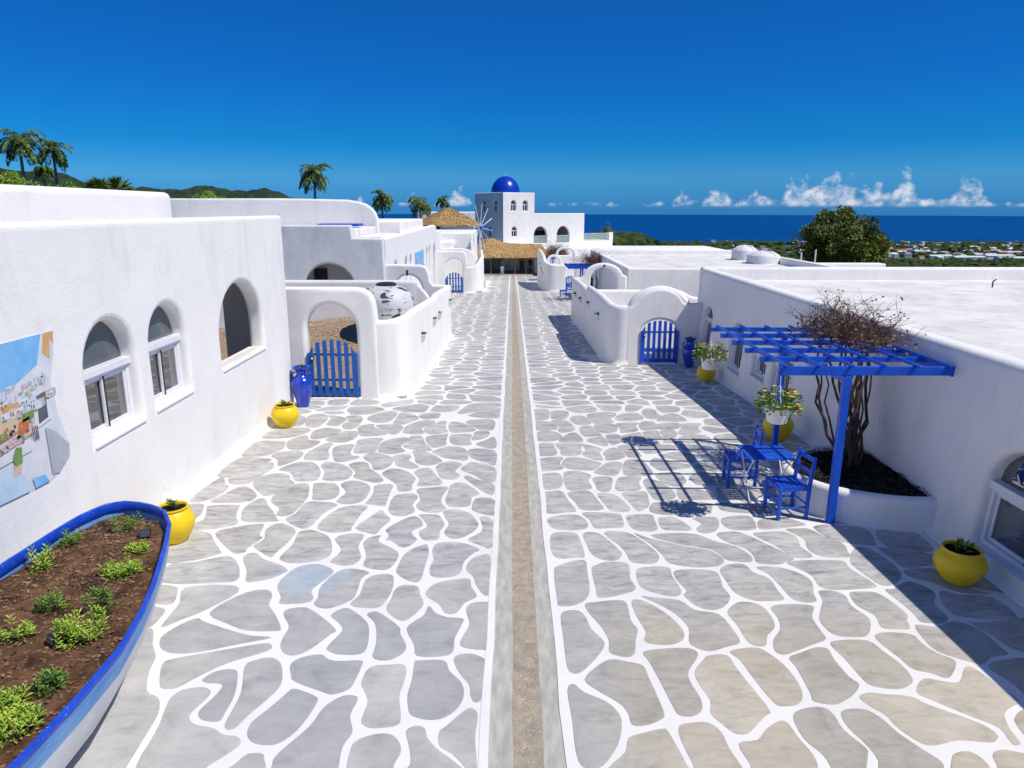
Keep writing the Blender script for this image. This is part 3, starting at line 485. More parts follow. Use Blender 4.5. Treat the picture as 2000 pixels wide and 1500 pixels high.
STONES=[[(-383,699),(-367,698),(-360,691),(-352,665),(-360,661),(-373,667)],[(-353,695),(-308,701),(-293,686),(-313,650),(-329,633),(-342,619),(-344,639),(-345,665)],[(-304,641),(-302,660),(-283,686),(-263,691),(-254,679),(-251,660),(-240,644),(-225,617),(-230,613),(-257,614),(-281,626)],[(-331,592),(-334,606),(-325,625),(-314,635),(-305,629),(-271,613),(-250,605),(-229,602),(-254,592),(-287,579),(-307,576),(-322,581)],[(-313,560),(-307,568),(-275,579),(-234,592),(-225,589),(-226,580),(-255,562),(-274,542),(-284,528),(-296,526),(-303,534)],[(-268,538),(-262,549),(-249,553),(-241,547),(-233,519),(-232,496),(-233,486),(-245,487),(-252,493),(-253,501),(-248,518),(-247,529),(-251,533),(-262,534)],[(-238,557),(-232,566),(-220,570),(-208,562),(-199,538),(-200,521),(-212,493),(-216,480),(-221,476),(-226,481),(-227,493),(-228,521)],[(-284,515),(-278,525),(-264,528),(-255,523),(-254,514),(-259,497),(-258,489),(-250,482),(-234,478),(-224,471),(-213,469),(-207,463),(-209,455),(-222,438),(-231,424),(-266,424),(-275,444),(-276,461),(-278,481),(-282,499)],[(-351,617),(-337,590),(-325,571),(-320,549),(-309,523),(-296,515),(-289,504),(-285,491),(-283,466),(-281,437),(-279,419),(-315,419),(-355,451),(-360,530),(-361,599)],[(-373,655),(-365,656),(-353,648),(-353,622),(-359,620)],[(-255,702),(-250,733),(-240,746),(-222,749),(-204,736),(-203,723),(-214,696),(-214,685),(-209,674),(-214,665),(-240,663),(-243,676)],[(-207,693),(-205,708),(-197,731),(-183,739),(-161,730),(-167,717),(-166,691),(-168,671),(-185,655),(-198,656),(-205,664),(-204,676)],[(-161,714),(-150,725),(-136,725),(-131,714),(-129,691),(-133,663),(-141,655),(-160,657),(-167,664),(-161,682)],[(-125,693),(-117,702),(-102,698),(-98,683),(-92,665),(-95,650),(-104,633),(-112,633),(-123,644),(-128,656),(-126,674)],[(-91,681),(-86,701),(-72,711),(-48,716),(-44,698),(-37,678),(-49,665),(-56,646),(-67,646),(-75,663)],[(-51,744),(-48,759),(-40,770),(-26,772),(-24,720),(-23,683),(-30,683),(-38,702),(-42,720),(-50,733)],[(-230,642),(-229,652),(-216,656),(-203,650),(-172,617),(-175,606),(-187,583),(-197,574),(-208,576),(-216,588),(-218,604),(-218,621)],[(-182,641),(-173,654),(-163,651),(-146,632),(-139,617),(-135,588),(-139,576),(-157,575),(-167,579),(-172,585),(-169,597),(-164,615),(-172,629)],[(-146,643),(-138,648),(-127,639),(-110,620),(-107,608),(-99,590),(-100,577),(-110,567),(-121,567),(-127,573),(-127,588),(-130,610),(-136,629)],[(-102,617),(-95,632),(-88,642),(-85,659),(-78,647),(-65,638),(-50,636),(-48,629),(-54,602),(-54,581),(-61,573),(-86,573),(-91,590)],[(-46,652),(-41,664),(-26,667),(-24,657),(-23,590),(-27,583),(-43,586),(-48,593),(-45,608),(-41,627)],[(-198,561),(-190,571),(-175,575),(-168,569),(-158,565),(-137,566),(-134,560),(-136,534),(-139,525),(-150,519),(-159,522),(-187,536),(-193,545)],[(-129,534),(-126,556),(-107,560),(-97,560),(-93,551),(-93,532),(-94,516),(-89,493),(-90,482),(-102,479),(-112,479),(-119,485),(-119,497),(-119,511),(-125,525)],[(-87,563),(-84,566),(-61,566),(-55,551),(-44,536),(-40,521),(-43,504),(-53,491),(-66,488),(-80,493),(-84,502),(-87,519),(-86,539)],[(-52,567),(-48,575),(-36,576),(-25,569),(-23,557),(-25,516),(-27,510),(-31,510),(-34,518),(-36,532),(-46,549)],[(-189,521),(-186,526),(-176,523),(-164,516),(-161,511),(-163,494),(-168,475),(-177,462),(-187,460),(-198,463),(-205,472),(-206,485),(-198,501)],[(-151,507),(-141,517),(-131,517),(-128,511),(-130,493),(-124,474),(-128,458),(-126,437),(-124,424),(-168,424),(-175,440),(-174,452),(-159,480),(-155,497)],[(-121,456),(-117,466),(-104,472),(-93,471),(-86,463),(-83,453),(-86,441),(-89,424),(-116,424)],[(-82,475),(-75,481),(-68,478),(-65,468),(-56,456),(-43,444),(-34,434),(-30,422),(-79,422),(-74,440),(-77,458)],[(-56,474),(-51,481),(-37,500),(-31,501),(-27,493),(-28,468),(-25,437),(-27,427),(-33,437),(-44,451),(-54,459)],[(-199,448),(-195,451),(-187,451),(-183,445),(-177,424),(-212,424),(-203,440)],[(-454,1233),(-455,1286),(-422,1305),(-389,1302),(-382,1279),(-393,1250),(-424,1234)],[(-454,1132),(-458,1212),(-413,1218),(-403,1199),(-398,1171),(-413,1135),(-431,1129)],[(-392,1180),(-402,1222),(-380,1254),(-368,1226),(-344,1216),(-351,1177),(-370,1165)],[(-456,1037),(-456,1118),(-425,1124),(-402,1118),(-399,1104),(-418,1057),(-429,1033)],[(-405,1135),(-391,1159),(-358,1156),(-355,1115),(-374,1083),(-380,1093),(-388,1115)],[(-345,1118),(-348,1159),(-328,1209),(-317,1199),(-318,1168),(-307,1132),(-309,1113),(-334,1111)],[(-427,1010),(-433,1033),(-404,1088),(-392,1099),(-383,1070),(-395,1014),(-399,1001),(-420,1001)],[(-389,1003),(-389,1033),(-370,1047),(-348,1043),(-340,1023),(-327,1001),(-342,966),(-350,958),(-360,960)],[(-370,1065),(-355,1096),(-326,1100),(-303,1060),(-298,1023),(-306,1015),(-328,1016),(-339,1038),(-351,1055)],[(-307,1083),(-302,1104),(-273,1088),(-251,1055),(-253,1023),(-266,1016),(-288,1021),(-294,1057)],[(-456,939),(-452,1014),(-443,1026),(-433,1005),(-421,989),(-423,958),(-434,935)],[(-424,933),(-417,960),(-406,989),(-392,989),(-368,958),(-372,935),(-397,931)],[(-341,941),(-341,974),(-325,1001),(-307,1003),(-295,962),(-293,933),(-297,895),(-306,886),(-317,890),(-319,910),(-332,926)],[(-286,958),(-297,1001),(-294,1006),(-267,1005),(-252,970),(-256,945),(-280,941)],[(-443,906),(-450,924),(-433,926),(-425,910),(-420,885),(-427,870)],[(-416,903),(-420,920),(-382,922),(-378,914),(-371,885),(-360,860),(-378,847),(-412,840),(-418,857),(-408,874)],[(-361,881),(-369,910),(-363,941),(-352,945),(-340,922),(-327,903),(-311,874),(-310,869),(-342,865),(-356,870)],[(-300,874),(-292,895),(-289,931),(-266,935),(-243,924),(-255,895),(-259,864),(-263,848),(-274,848)],[(-251,850),(-250,874),(-238,910),(-216,922),(-200,918),(-204,892),(-207,850),(-207,840),(-224,834),(-241,839)],[(-419,797),(-416,834),(-387,834),(-367,806),(-350,782),(-349,774),(-371,758),(-401,752)],[(-376,832),(-358,850),(-329,860),(-323,855),(-319,827),(-312,818),(-320,791),(-320,779),(-329,776),(-345,791)],[(-315,797),(-308,815),(-315,840),(-310,858),(-298,860),(-277,840),(-276,809),(-282,779),(-284,767),(-299,779)],[(-273,768),(-268,803),(-271,834),(-257,842),(-231,823),(-218,791),(-217,768),(-229,756),(-254,752),(-268,758)],[(-396,744),(-369,754),(-341,768),(-328,764),(-314,744),(-307,728),(-304,713),(-317,707),(-383,706)],[(-315,762),(-314,775),(-304,776),(-291,761),(-269,749),(-255,735),(-257,728),(-267,716),(-287,708),(-294,713),(-300,733)],[(-422,1321),(-438,1397),(-424,1393),(-414,1371),(-408,1329)],[(-402,1329),(-416,1397),(-388,1411),(-371,1379),(-371,1337),(-375,1309),(-393,1313)],[(-362,1329),(-363,1371),(-375,1402),(-339,1384),(-331,1366),(-338,1321)],[(-369,1243),(-373,1286),(-352,1304),(-324,1290),(-325,1261),(-343,1236),(-359,1229)],[(-337,1229),(-322,1264),(-314,1283),(-290,1279),(-286,1239),(-298,1212),(-319,1212)],[(-295,1317),(-271,1333),(-265,1309),(-233,1268),(-244,1254),(-275,1250),(-287,1275)],[(-263,1321),(-234,1329),(-211,1317),(-212,1272),(-225,1264)],[(-232,1337),(-233,1388),(-229,1425),(-200,1406),(-188,1371),(-208,1337),(-223,1325)],[(-290,1371),(-285,1406),(-255,1439),(-238,1420),(-243,1354),(-267,1345)],[(-205,1290),(-203,1321),(-178,1362),(-154,1358),(-155,1329),(-173,1302),(-163,1272),(-176,1262),(-202,1272)],[(-167,1302),(-148,1341),(-137,1358),(-130,1350),(-127,1305),(-121,1279),(-142,1261),(-157,1268)],[(-122,1329),(-117,1352),(-96,1341),(-71,1302),(-76,1279),(-110,1275),(-119,1298)],[(-90,1345),(-78,1366),(-37,1366),(-36,1294),(-60,1294),(-71,1313)],[(-187,1388),(-185,1415),(-152,1425),(-149,1384),(-173,1371)],[(-275,1199),(-276,1226),(-251,1238),(-234,1233),(-237,1206),(-234,1165),(-244,1153),(-268,1150)],[(-231,1174),(-233,1206),(-220,1229),(-194,1241),(-184,1219),(-196,1187),(-183,1159),(-205,1144),(-226,1156)],[(-190,1187),(-182,1216),(-186,1246),(-167,1250),(-156,1212),(-139,1168),(-148,1163),(-172,1171)],[(-156,1246),(-127,1261),(-119,1264),(-119,1219),(-117,1196),(-135,1180),(-147,1199)],[(-113,1254),(-97,1264),(-75,1261),(-76,1226),(-72,1199),(-88,1193),(-107,1206)],[(-70,1254),(-66,1283),(-45,1283),(-42,1261),(-53,1233),(-71,1226)],[(-63,1203),(-49,1222),(-32,1246),(-28,1180),(-49,1183)],[(-308,1162),(-307,1190),(-281,1199),(-278,1180),(-276,1150),(-268,1135),(-257,1132),(-259,1118),(-281,1102),(-294,1115)],[(-248,1132),(-244,1150),(-233,1153),(-201,1127),(-196,1099),(-201,1073),(-218,1065),(-227,1093),(-242,1115)],[(-198,1132),(-179,1144),(-169,1132),(-170,1110),(-150,1083),(-158,1070),(-183,1083),(-191,1104)],[(-169,1162),(-148,1159),(-117,1115),(-118,1099),(-136,1086),(-155,1099),(-161,1127)],[(-136,1156),(-127,1171),(-111,1187),(-87,1180),(-75,1153),(-75,1113),(-94,1115),(-119,1132)],[(-72,1171),(-30,1165),(-27,1093),(-37,1096),(-67,1127)],[(-80,1067),(-71,1096),(-60,1102),(-28,1078),(-26,1014),(-45,1023),(-61,1047)],[(-121,1078),(-114,1099),(-99,1107),(-81,1093),(-90,1062),(-81,1040),(-90,1023),(-106,1028),(-114,1047)],[(-263,1088),(-251,1104),(-235,1096),(-228,1073),(-207,1043),(-196,1016),(-206,1009),(-226,1019),(-244,1033),(-245,1055)],[(-202,1047),(-196,1067),(-183,1070),(-163,1055),(-148,1026),(-150,1001),(-148,979),(-165,976),(-172,1001),(-189,1026)],[(-152,1052),(-146,1070),(-131,1073),(-119,1043),(-105,1010),(-114,998),(-140,996),(-140,1023)],[(-73,1033),(-68,1040),(-53,1023),(-28,1005),(-27,962),(-38,970),(-59,1005)],[(-247,939),(-241,970),(-256,1001),(-248,1016),(-230,1014),(-213,996),(-209,974),(-211,941),(-223,927),(-239,929)],[(-204,929),(-200,966),(-204,996),(-185,1003),(-178,996),(-178,974),(-177,933),(-177,920),(-197,926)],[(-168,906),(-169,953),(-157,964),(-141,964),(-135,949),(-139,926),(-133,903),(-142,888),(-157,888)],[(-139,979),(-128,987),(-96,992),(-100,958),(-100,933),(-91,910),(-102,897),(-121,903),(-132,920),(-129,945)],[(-93,941),(-92,966),(-90,1001),(-72,1007),(-47,966),(-58,953),(-58,926),(-66,918),(-86,920)],[(-54,910),(-50,947),(-32,949),(-23,933),(-23,890),(-40,895)],[(-92,903),(-78,908),(-59,897),(-49,877),(-44,857),(-50,837),(-64,819),(-78,821),(-85,837),(-81,860),(-89,885)],[(-54,815),(-40,834),(-37,853),(-42,883),(-24,870),(-24,794),(-39,800)],[(-118,837),(-109,853),(-118,877),(-124,890),(-100,890),(-91,870),(-88,857),(-92,837),(-91,818),(-99,812),(-110,815)],[(-201,848),(-187,888),(-178,906),(-171,892),(-161,874),(-168,850),(-172,832),(-179,832)],[(-161,843),(-149,867),(-133,885),(-122,877),(-116,855),(-127,840),(-125,827),(-118,812),(-131,792),(-150,812),(-156,812),(-154,826)],[(-220,815),(-211,829),(-191,830),(-186,821),(-187,794),(-178,768),(-182,750),(-194,746),(-206,752),(-211,757),(-205,785)],[(-182,803),(-179,818),(-165,826),(-165,809),(-144,789),(-135,776),(-135,757),(-141,738),(-154,737),(-170,746),(-172,771)],[(-128,771),(-120,788),(-106,801),(-102,794),(-99,774),(-100,746),(-100,728),(-101,713),(-107,708),(-120,717),(-130,731),(-130,749)],[(-95,785),(-91,804),(-73,807),(-57,803),(-39,788),(-47,776),(-56,754),(-58,728),(-72,719),(-89,722),(-93,741),(-91,762)],[(-329,1321),(-325,1362),(-336,1393),(-310,1397),(-299,1362),(-300,1309),(-314,1294)],[(49,733),(54,746),(73,758),(86,759),(86,733),(84,691),(77,671),(63,660),(50,660),(47,671)],[(92,739),(99,749),(112,756),(134,753),(134,733),(132,717),(134,693),(114,681),(93,676),(92,696)],[(143,736),(154,743),(180,743),(180,723),(183,691),(175,679),(161,682),(145,693),(140,708)],[(185,733),(200,738),(229,735),(233,720),(230,699),(232,679),(221,660),(206,652),(192,660),(184,681),(189,691),(184,714)],[(50,639),(56,650),(69,650),(75,637),(78,617),(87,599),(86,586),(74,565),(61,549),(53,549),(50,561),(50,599)],[(77,663),(89,667),(115,671),(120,660),(119,632),(123,617),(118,599),(114,579),(107,572),(96,575),(91,581),(93,597),(89,620),(80,644)],[(126,668),(136,671),(151,655),(162,634),(167,613),(162,598),(148,591),(132,593),(127,599),(131,613),(127,637)],[(138,679),(152,676),(176,671),(188,652),(210,644),(216,615),(216,595),(201,588),(184,581),(172,588),(169,597),(174,620),(167,644),(154,663)],[(220,647),(234,665),(246,668),(259,660),(262,637),(258,620),(246,606),(239,590),(229,590),(224,599),(223,625)],[(122,579),(137,584),(164,586),(172,576),(157,551),(155,536),(158,516),(156,501),(147,493),(136,494),(133,506),(129,538),(125,565)],[(163,551),(176,569),(181,574),(198,575),(201,555),(207,523),(211,499),(205,493),(192,480),(184,473),(175,473),(168,483),(162,496),(166,512),(162,534)],[(203,581),(228,587),(237,579),(245,561),(248,534),(244,516),(236,507),(225,505),(218,509),(212,539),(208,567)],[(64,539),(76,557),(90,568),(104,565),(118,559),(120,543),(124,499),(120,489),(106,482),(96,483),(95,496),(89,509),(73,525)],[(48,525),(54,533),(61,523),(78,511),(86,499),(88,486),(83,465),(74,448),(64,437),(53,438),(49,453),(49,488)],[(91,468),(105,474),(119,478),(123,474),(129,440),(129,424),(66,424),(72,438),(86,453)],[(133,481),(144,485),(157,485),(164,475),(165,458),(169,437),(168,424),(134,424),(134,440),(131,465)],[(174,462),(190,466),(200,477),(214,487),(220,485),(222,469),(226,451),(224,437),(217,424),(177,424),(176,441)],[(404,692),(415,695),(431,708),(442,710),(453,696),(452,682),(440,665),(440,644),(434,632),(423,628),(408,631),(409,644),(408,663)],[(463,691),(477,683),(509,678),(511,642),(498,637),(475,636),(450,642),(448,650),(451,668)],[(447,736),(466,741),(486,738),(500,696),(514,686),(493,685),(476,693),(464,711),(448,720)],[(399,625),(418,622),(433,629),(445,631),(458,617),(458,592),(458,577),(440,573),(425,562),(415,566),(396,581),(394,601)],[(455,633),(466,629),(516,639),(526,632),(491,581),(468,586),(463,608)],[(349,604),(361,612),(386,609),(388,595),(393,579),(403,567),(390,549),(380,542),(371,549),(358,555),(355,571),(351,586)],[(301,593),(314,599),(339,598),(345,581),(351,561),(350,541),(342,532),(330,527),(316,529),(308,534),(306,545),(304,571)],[(360,541),(376,537),(389,537),(406,557),(414,555),(419,530),(423,512),(407,502),(398,493),(392,477),(390,463),(383,462),(385,480),(370,494),(352,512),(344,523)],[(427,557),(443,567),(471,571),(481,559),(447,512),(435,512),(433,534)],[(405,491),(422,502),(428,488),(408,461),(400,466),(400,478)],[(268,657),(284,663),(311,661),(308,650),(302,637),(301,615),(300,601),(284,592),(263,581),(251,576),(245,581),(250,599),(263,617),(268,637)],[(254,571),(268,579),(285,587),(295,585),(294,569),(296,543),(300,534),(290,521),(276,511),(266,507),(252,511),(253,521),(255,555)],[(292,516),(302,522),(317,520),(336,517),(346,506),(373,485),(378,472),(373,466),(366,464),(344,466),(325,461),(314,463),(305,480),(303,494),(296,504)],[(228,494),(244,503),(257,503),(261,494),(261,477),(269,458),(267,451),(259,437),(250,424),(229,424),(234,438),(233,452),(226,468)],[(268,497),(279,502),(291,500),(298,489),(302,474),(312,455),(318,445),(316,437),(309,424),(264,424),(272,444),(271,462),(266,480)],[(328,447),(336,453),(345,454),(350,448),(350,437),(344,424),(316,424)],[(361,451),(371,456),(383,453),(398,447),(382,424),(352,424),(357,440)],[(44,1406),(47,1454),(77,1454),(77,1397),(69,1371),(45,1366)],[(81,1397),(86,1444),(116,1439),(115,1397),(104,1373),(82,1373)],[(118,1375),(126,1397),(148,1397),(156,1341),(133,1331),(122,1345)],[(157,1411),(191,1434),(213,1429),(215,1406),(200,1379),(202,1350),(183,1339),(160,1345)],[(211,1388),(232,1420),(260,1423),(268,1388),(257,1366),(229,1358),(211,1364)],[(286,1463),(303,1454),(302,1415),(309,1397),(295,1379),(275,1379),(272,1425)],[(291,1366),(317,1411),(341,1420),(351,1366),(333,1355),(303,1358)],[(44,1305),(47,1354),(72,1354),(88,1321),(82,1294),(46,1290)],[(77,1358),(108,1364),(121,1309),(115,1286),(95,1275),(88,1290),(93,1317)],[(130,1302),(139,1321),(154,1321),(167,1257),(158,1254),(134,1250)],[(161,1329),(200,1337),(202,1302),(194,1279),(169,1274)],[(207,1341),(249,1347),(241,1321),(240,1294),(227,1279),(206,1275),(208,1298)],[(251,1337),(262,1358),(281,1354),(281,1321),(279,1299),(252,1292),(247,1309)],[(282,1333),(329,1347),(324,1313),(308,1299),(283,1299)],[(47,1233),(50,1279),(79,1283),(92,1257),(86,1233),(72,1219),(50,1219)],[(85,1219),(100,1257),(120,1275),(129,1219),(110,1214)],[(137,1222),(145,1239),(168,1246),(170,1193),(154,1199)],[(175,1257),(198,1264),(204,1222),(195,1212),(177,1199)],[(205,1254),(237,1277),(242,1268),(243,1222),(231,1219),(214,1222)],[(246,1272),(259,1286),(276,1286),(275,1254),(278,1236),(264,1226),(251,1229)],[(282,1286),(307,1294),(309,1268),(298,1236),(298,1212),(273,1212),(280,1236),(280,1257)],[(313,1275),(326,1305),(336,1341),(373,1341),(358,1309),(358,1283),(337,1264),(319,1257)],[(303,1233),(323,1257),(360,1261),(359,1212),(335,1209),(308,1212)],[(46,1141),(49,1203),(73,1206),(74,1187),(78,1159),(71,1138),(49,1135)],[(78,1199),(87,1209),(127,1206),(120,1180),(121,1159),(110,1138),(86,1141),(85,1168)],[(121,1144),(129,1168),(127,1193),(134,1199),(157,1174),(150,1153),(151,1113),(134,1121)],[(157,1150),(168,1174),(184,1180),(191,1150),(187,1127),(158,1111),(159,1132)],[(187,1190),(214,1199),(216,1168),(218,1132),(197,1129),(194,1156)],[(46,1093),(48,1121),(85,1131),(78,1099),(81,1070),(47,1062)],[(83,1099),(94,1127),(112,1127),(143,1104),(145,1093),(127,1065),(100,1067),(85,1080)],[(130,1055),(145,1083),(161,1104),(180,1102),(175,1073),(162,1043),(147,1043)],[(177,1047),(188,1110),(213,1118),(219,1099),(221,1047),(199,1040)],[(46,1023),(50,1047),(73,1052),(78,1023),(74,996),(65,984),(48,985)],[(82,1047),(91,1061),(106,1060),(123,1043),(117,1019),(119,989),(105,981),(83,984)],[(125,1023),(131,1035),(154,1033),(150,1001),(142,975),(129,979),(127,1001)],[(156,996),(166,1031),(185,1037),(200,1033),(192,1010),(191,985),(172,976),(157,979)],[(201,1014),(209,1028),(221,1019),(228,1014),(237,979),(235,953),(221,943),(205,945),(201,983)],[(225,1043),(240,1055),(264,1055),(266,1033),(265,1014),(251,996),(237,1001),(229,1019)],[(44,941),(47,968),(57,975),(73,975),(80,941),(88,906),(80,901),(52,895),(47,906)],[(82,966),(95,975),(114,975),(122,941),(126,910),(98,908),(91,933)],[(126,966),(145,966),(155,949),(163,918),(162,906),(153,901),(137,906),(130,933)],[(161,966),(175,972),(196,974),(195,949),(191,922),(177,905),(172,908),(167,933)],[(190,903),(201,933),(230,935),(232,914),(229,894),(206,892)],[(247,987),(269,989),(287,974),(291,958),(283,945),(257,943),(241,947)],[(240,929),(264,935),(280,929),(275,910),(267,899),(235,897)],[(48,874),(58,886),(83,892),(96,881),(100,858),(92,845),(71,842),(53,850)],[(96,897),(118,899),(144,895),(148,881),(145,853),(129,850),(109,848),(104,874)],[(154,881),(161,890),(188,892),(190,877),(187,843),(167,840),(156,850)],[(196,877),(204,883),(219,883),(232,853),(228,842),(210,842),(195,847)],[(239,847),(250,864),(242,881),(274,883),(268,850),(254,835),(242,835)],[(49,818),(56,835),(80,834),(85,818),(87,771),(79,767),(57,765),(49,779)],[(91,830),(102,837),(115,827),(129,791),(132,776),(123,760),(107,762),(96,776),(93,800)],[(118,834),(136,839),(153,830),(170,794),(175,771),(168,754),(155,752),(140,757),(138,774),(133,797)],[(156,834),(174,818),(213,797),(237,788),(248,771),(248,757),(236,746),(208,744),(184,754),(180,774),(171,803)],[(176,827),(208,834),(235,830),(255,809),(274,797),(284,774),(281,758),(267,757),(253,762),(248,779),(238,791),(201,806)],[(261,832),(279,839),(293,835),(311,809),(333,768),(321,757),(306,750),(287,754),(288,771),(285,791),(267,809)],[(277,860),(283,881),(313,890),(322,881),(319,857),(312,845),(285,845)],[(321,847),(329,874),(357,885),(369,881),(386,862),(369,855),(344,848)],[(307,830),(322,837),(349,839),(359,821),(353,797),(358,771),(335,768),(325,797)],[(354,845),(369,848),(384,847),(396,824),(409,803),(405,785),(403,771),(391,768),(370,771),(360,788),(366,818)],[(392,852),(413,860),(417,843),(413,809),(400,818)],[(418,857),(431,857),(458,847),(450,806),(441,800),(420,806),(415,812)],[(470,843),(514,843),(514,794),(496,782),(474,791),(458,800)],[(321,754),(335,760),(369,761),(389,758),(388,741),(399,704),(388,697),(354,693),(337,699),(338,723),(331,738)],[(396,757),(417,791),(431,795),(439,779),(443,746),(437,723),(418,704),(404,705),(398,731)],[(447,794),(466,791),(504,776),(497,757),(472,746),(452,744),(449,768)],[(238,736),(251,750),(270,750),(274,731),(287,718),(287,692),(287,673),(270,670),(253,672),(240,687),(238,711)],[(282,744),(306,744),(322,733),(331,718),(330,704),(323,685),(320,670),(308,667),(297,674),(294,699),(290,728)],[(331,690),(345,691),(355,681),(352,661),(358,642),(357,630),(346,611),(337,605),(315,606),(308,619),(310,638),(327,670)],[(362,685),(373,689),(391,687),(398,670),(401,644),(395,634),(390,619),(376,618),(364,621),(368,642),(359,661)]]
def inside(p,poly):
    x,y=p; r=False
    for i in range(len(poly)):
        x1,y1=poly[i]; x2,y2=poly[i-1]
        if (y1>y)!=(y2>y) and x<(x2-x1)*(y-y1)/(y2-y1)+x1: r=not r
    return r
TR_=[[(a/100,b/100) for a,b in s] for s in STONES]
allv=np.array([tuple(q) for s in TR_ for q in cr(s,3)]); sites=[]; rng=random.Random(3)
def free(x,y):
    if -.42<x<.66: return False
    if len(allv) and np.min((allv[:,0]-x)**2+(allv[:,1]-y)**2)<.16**2: return False
    return not any(inside((x,y),s) for s in TR_ if abs(s[0][1]-y)<2.5)
yy=1.4
while yy<90:
    sp=.60 if yy<30 else (.72 if yy<55 else .9); k=0
    for side in (-1,1):
        x0,x1=(-4.75,-.3) if side<0 else (.53,5.45)
        m=max(1,round((x1-x0)/sp))
        for i in range(m):
            x=x0+(i+.5+rng.uniform(-.32,.32))*(x1-x0)/m; y=yy+rng.uniform(-.3,.3)*sp
            if yy>24 and (x<-5 or x>5.6): continue
            if free(x,y): sites.append((x,y))
    yy+=sp*.92
# centre border sites keep the stones off the channel
bord=[]
y=1.0
while y<92: bord+= [(0.9,-50)]; y+=50
S_=np.array(sites); B_=np.array(bord); nS=len(S_)
ALL=np.vstack([S_,allv,B_])
def cell(i):
    p=S_[i]; d=np.hypot(ALL[:,0]-p[0],ALL[:,1]-p[1]); near=np.argsort(d)[1:90]
    poly=[(p[0]-1,p[1]-1),(p[0]+1,p[1]-1),(p[0]+1,p[1]+1),(p[0]-1,p[1]+1)]
    for j in near:
        if d[j]>2 or d[j]<1e-6: continue
        q=ALL[j]; nx_,ny_=(q-p)/d[j]; off=d[j]/2-(.030 if j<nS else -.0)
        if j>=nS+len(allv): off=d[j]/2-.0
        elif j>=nS: off=d[j]-.062
        c=nx_*p[0]+ny_*p[1]+off; new=[]
        for a in range(len(poly)):
            u=poly[a]; v=poly[(a+1)%len(poly)]; du=nx_*u[0]+ny_*u[1]-c; dv=nx_*v[0]+ny_*v[1]-c
            if du<=0: new.append(u)
            if du*dv<0: t=du/(du-dv); new.append((u[0]+(v[0]-u[0])*t,u[1]+(v[1]-u[1])*t))
        poly=new
        if len(poly)<3: return None
    x0,x1=STREET
    poly=[(min(max(a,-4.62),-.24) if p[0]<0 else min(max(a,.48),5.40),b) for a,b in poly]
    A=sum(poly[k][0]*poly[k-1][1]-poly[k-1][0]*poly[k][1] for k in range(len(poly)))/2
    if abs(A)<.022: return None
    # soften: cut corners, warp
    for _ in range(2):
        q=[]
        for k in range(len(poly)):
            a=poly[k]; b=poly[(k+1)%len(poly)]; q+=[(a[0]*.78+b[0]*.22,a[1]*.78+b[1]*.22),(a[0]*.22+b[0]*.78,a[1]*.22+b[1]*.78)]
        poly=q
    return [(a+.05*nz(a*2.4,b*2.4,1),b+.05*nz(a*2.4,b*2.4,7)) for a,b in poly]
def slab(mb,ol,c=(0,0)):
    cx=sum(p[0] for p in ol)/len(ol); cy=sum(p[1] for p in ol)/len(ol); n=len(ol)
    A=sum(ol[k-1][0]*ol[k][1]-ol[k][0]*ol[k-1][1] for k in range(n))
    if A<0: ol=ol[::-1]
    lo=[(x-c[0],y-c[1],G(y)-.004-G(c[1])*0) for x,y in ol]; hi=[]
    for k,(x,y) in enumerate(ol):
        ax,ay=ol[k-1]; bx,by=ol[(k+1)%n]; tx,ty=bx-ax,by-ay; L=math.hypot(tx,ty) or 1
        hi.append((x-ty/L*.010-c[0],y+tx/L*.010-c[1],G(y)+.003))
    mb.add(lo+hi,[tuple(range(n,2*n))]+[(k,(k+1)%n,n+(k+1)%n,n+k) for k in range(n)])
def grow(ol,k):
    n=len(ol); A=sum(ol[i-1][0]*ol[i][1]-ol[i][0]*ol[i-1][1] for i in range(n)); sg=1 if A>0 else -1; o=[]
    for i,(x,y) in enumerate(ol):
        ax,ay=ol[i-2]; bx,by=ol[(i+2)%n]; tx,ty=bx-ax,by-ay; L=math.hypot(tx,ty) or 1; o.append((x+sg*ty/L*k,y-sg*tx/L*k))
    return o
outl=[[tuple(q) for q in cr(s,3)] for s in TR_]
outl=[grow(o,.009 if o[0][1]<6.5 else .011 if o[0][1]<9 else .016) for o in outl]
fil=[c for c in (cell(i) for i in range(nS)) if c]
fil.sort(key=lambda c:abs(c[0][1]-9))
nind=300-len(outl)
def in_yard(c):
    x,y=c[0]; return (x<-2.2 and 15.9<y<27.2) or (x>2.8 and 20.6<y<34.6) or (x>2.5 and 54.5<y<70) or (x<-1.9 and 52<y<70)
fil=[c for c in fil if not in_yard(c)]
vis=[c for c in fil if 3.9<c[0][1]<30]; rest=[c for c in fil if not 3.9<c[0][1]<30]
vis.sort(key=lambda c:c[0][1])
for ol in outl+vis[:nind]:
    mb=MB(); slab(mb,ol); mb.build('stone',STONE,pav)
mb=MB()
for ol in vis[nind:]+rest: slab(mb,ol)
stuff(mb.build('small_stones',STONE,pav))
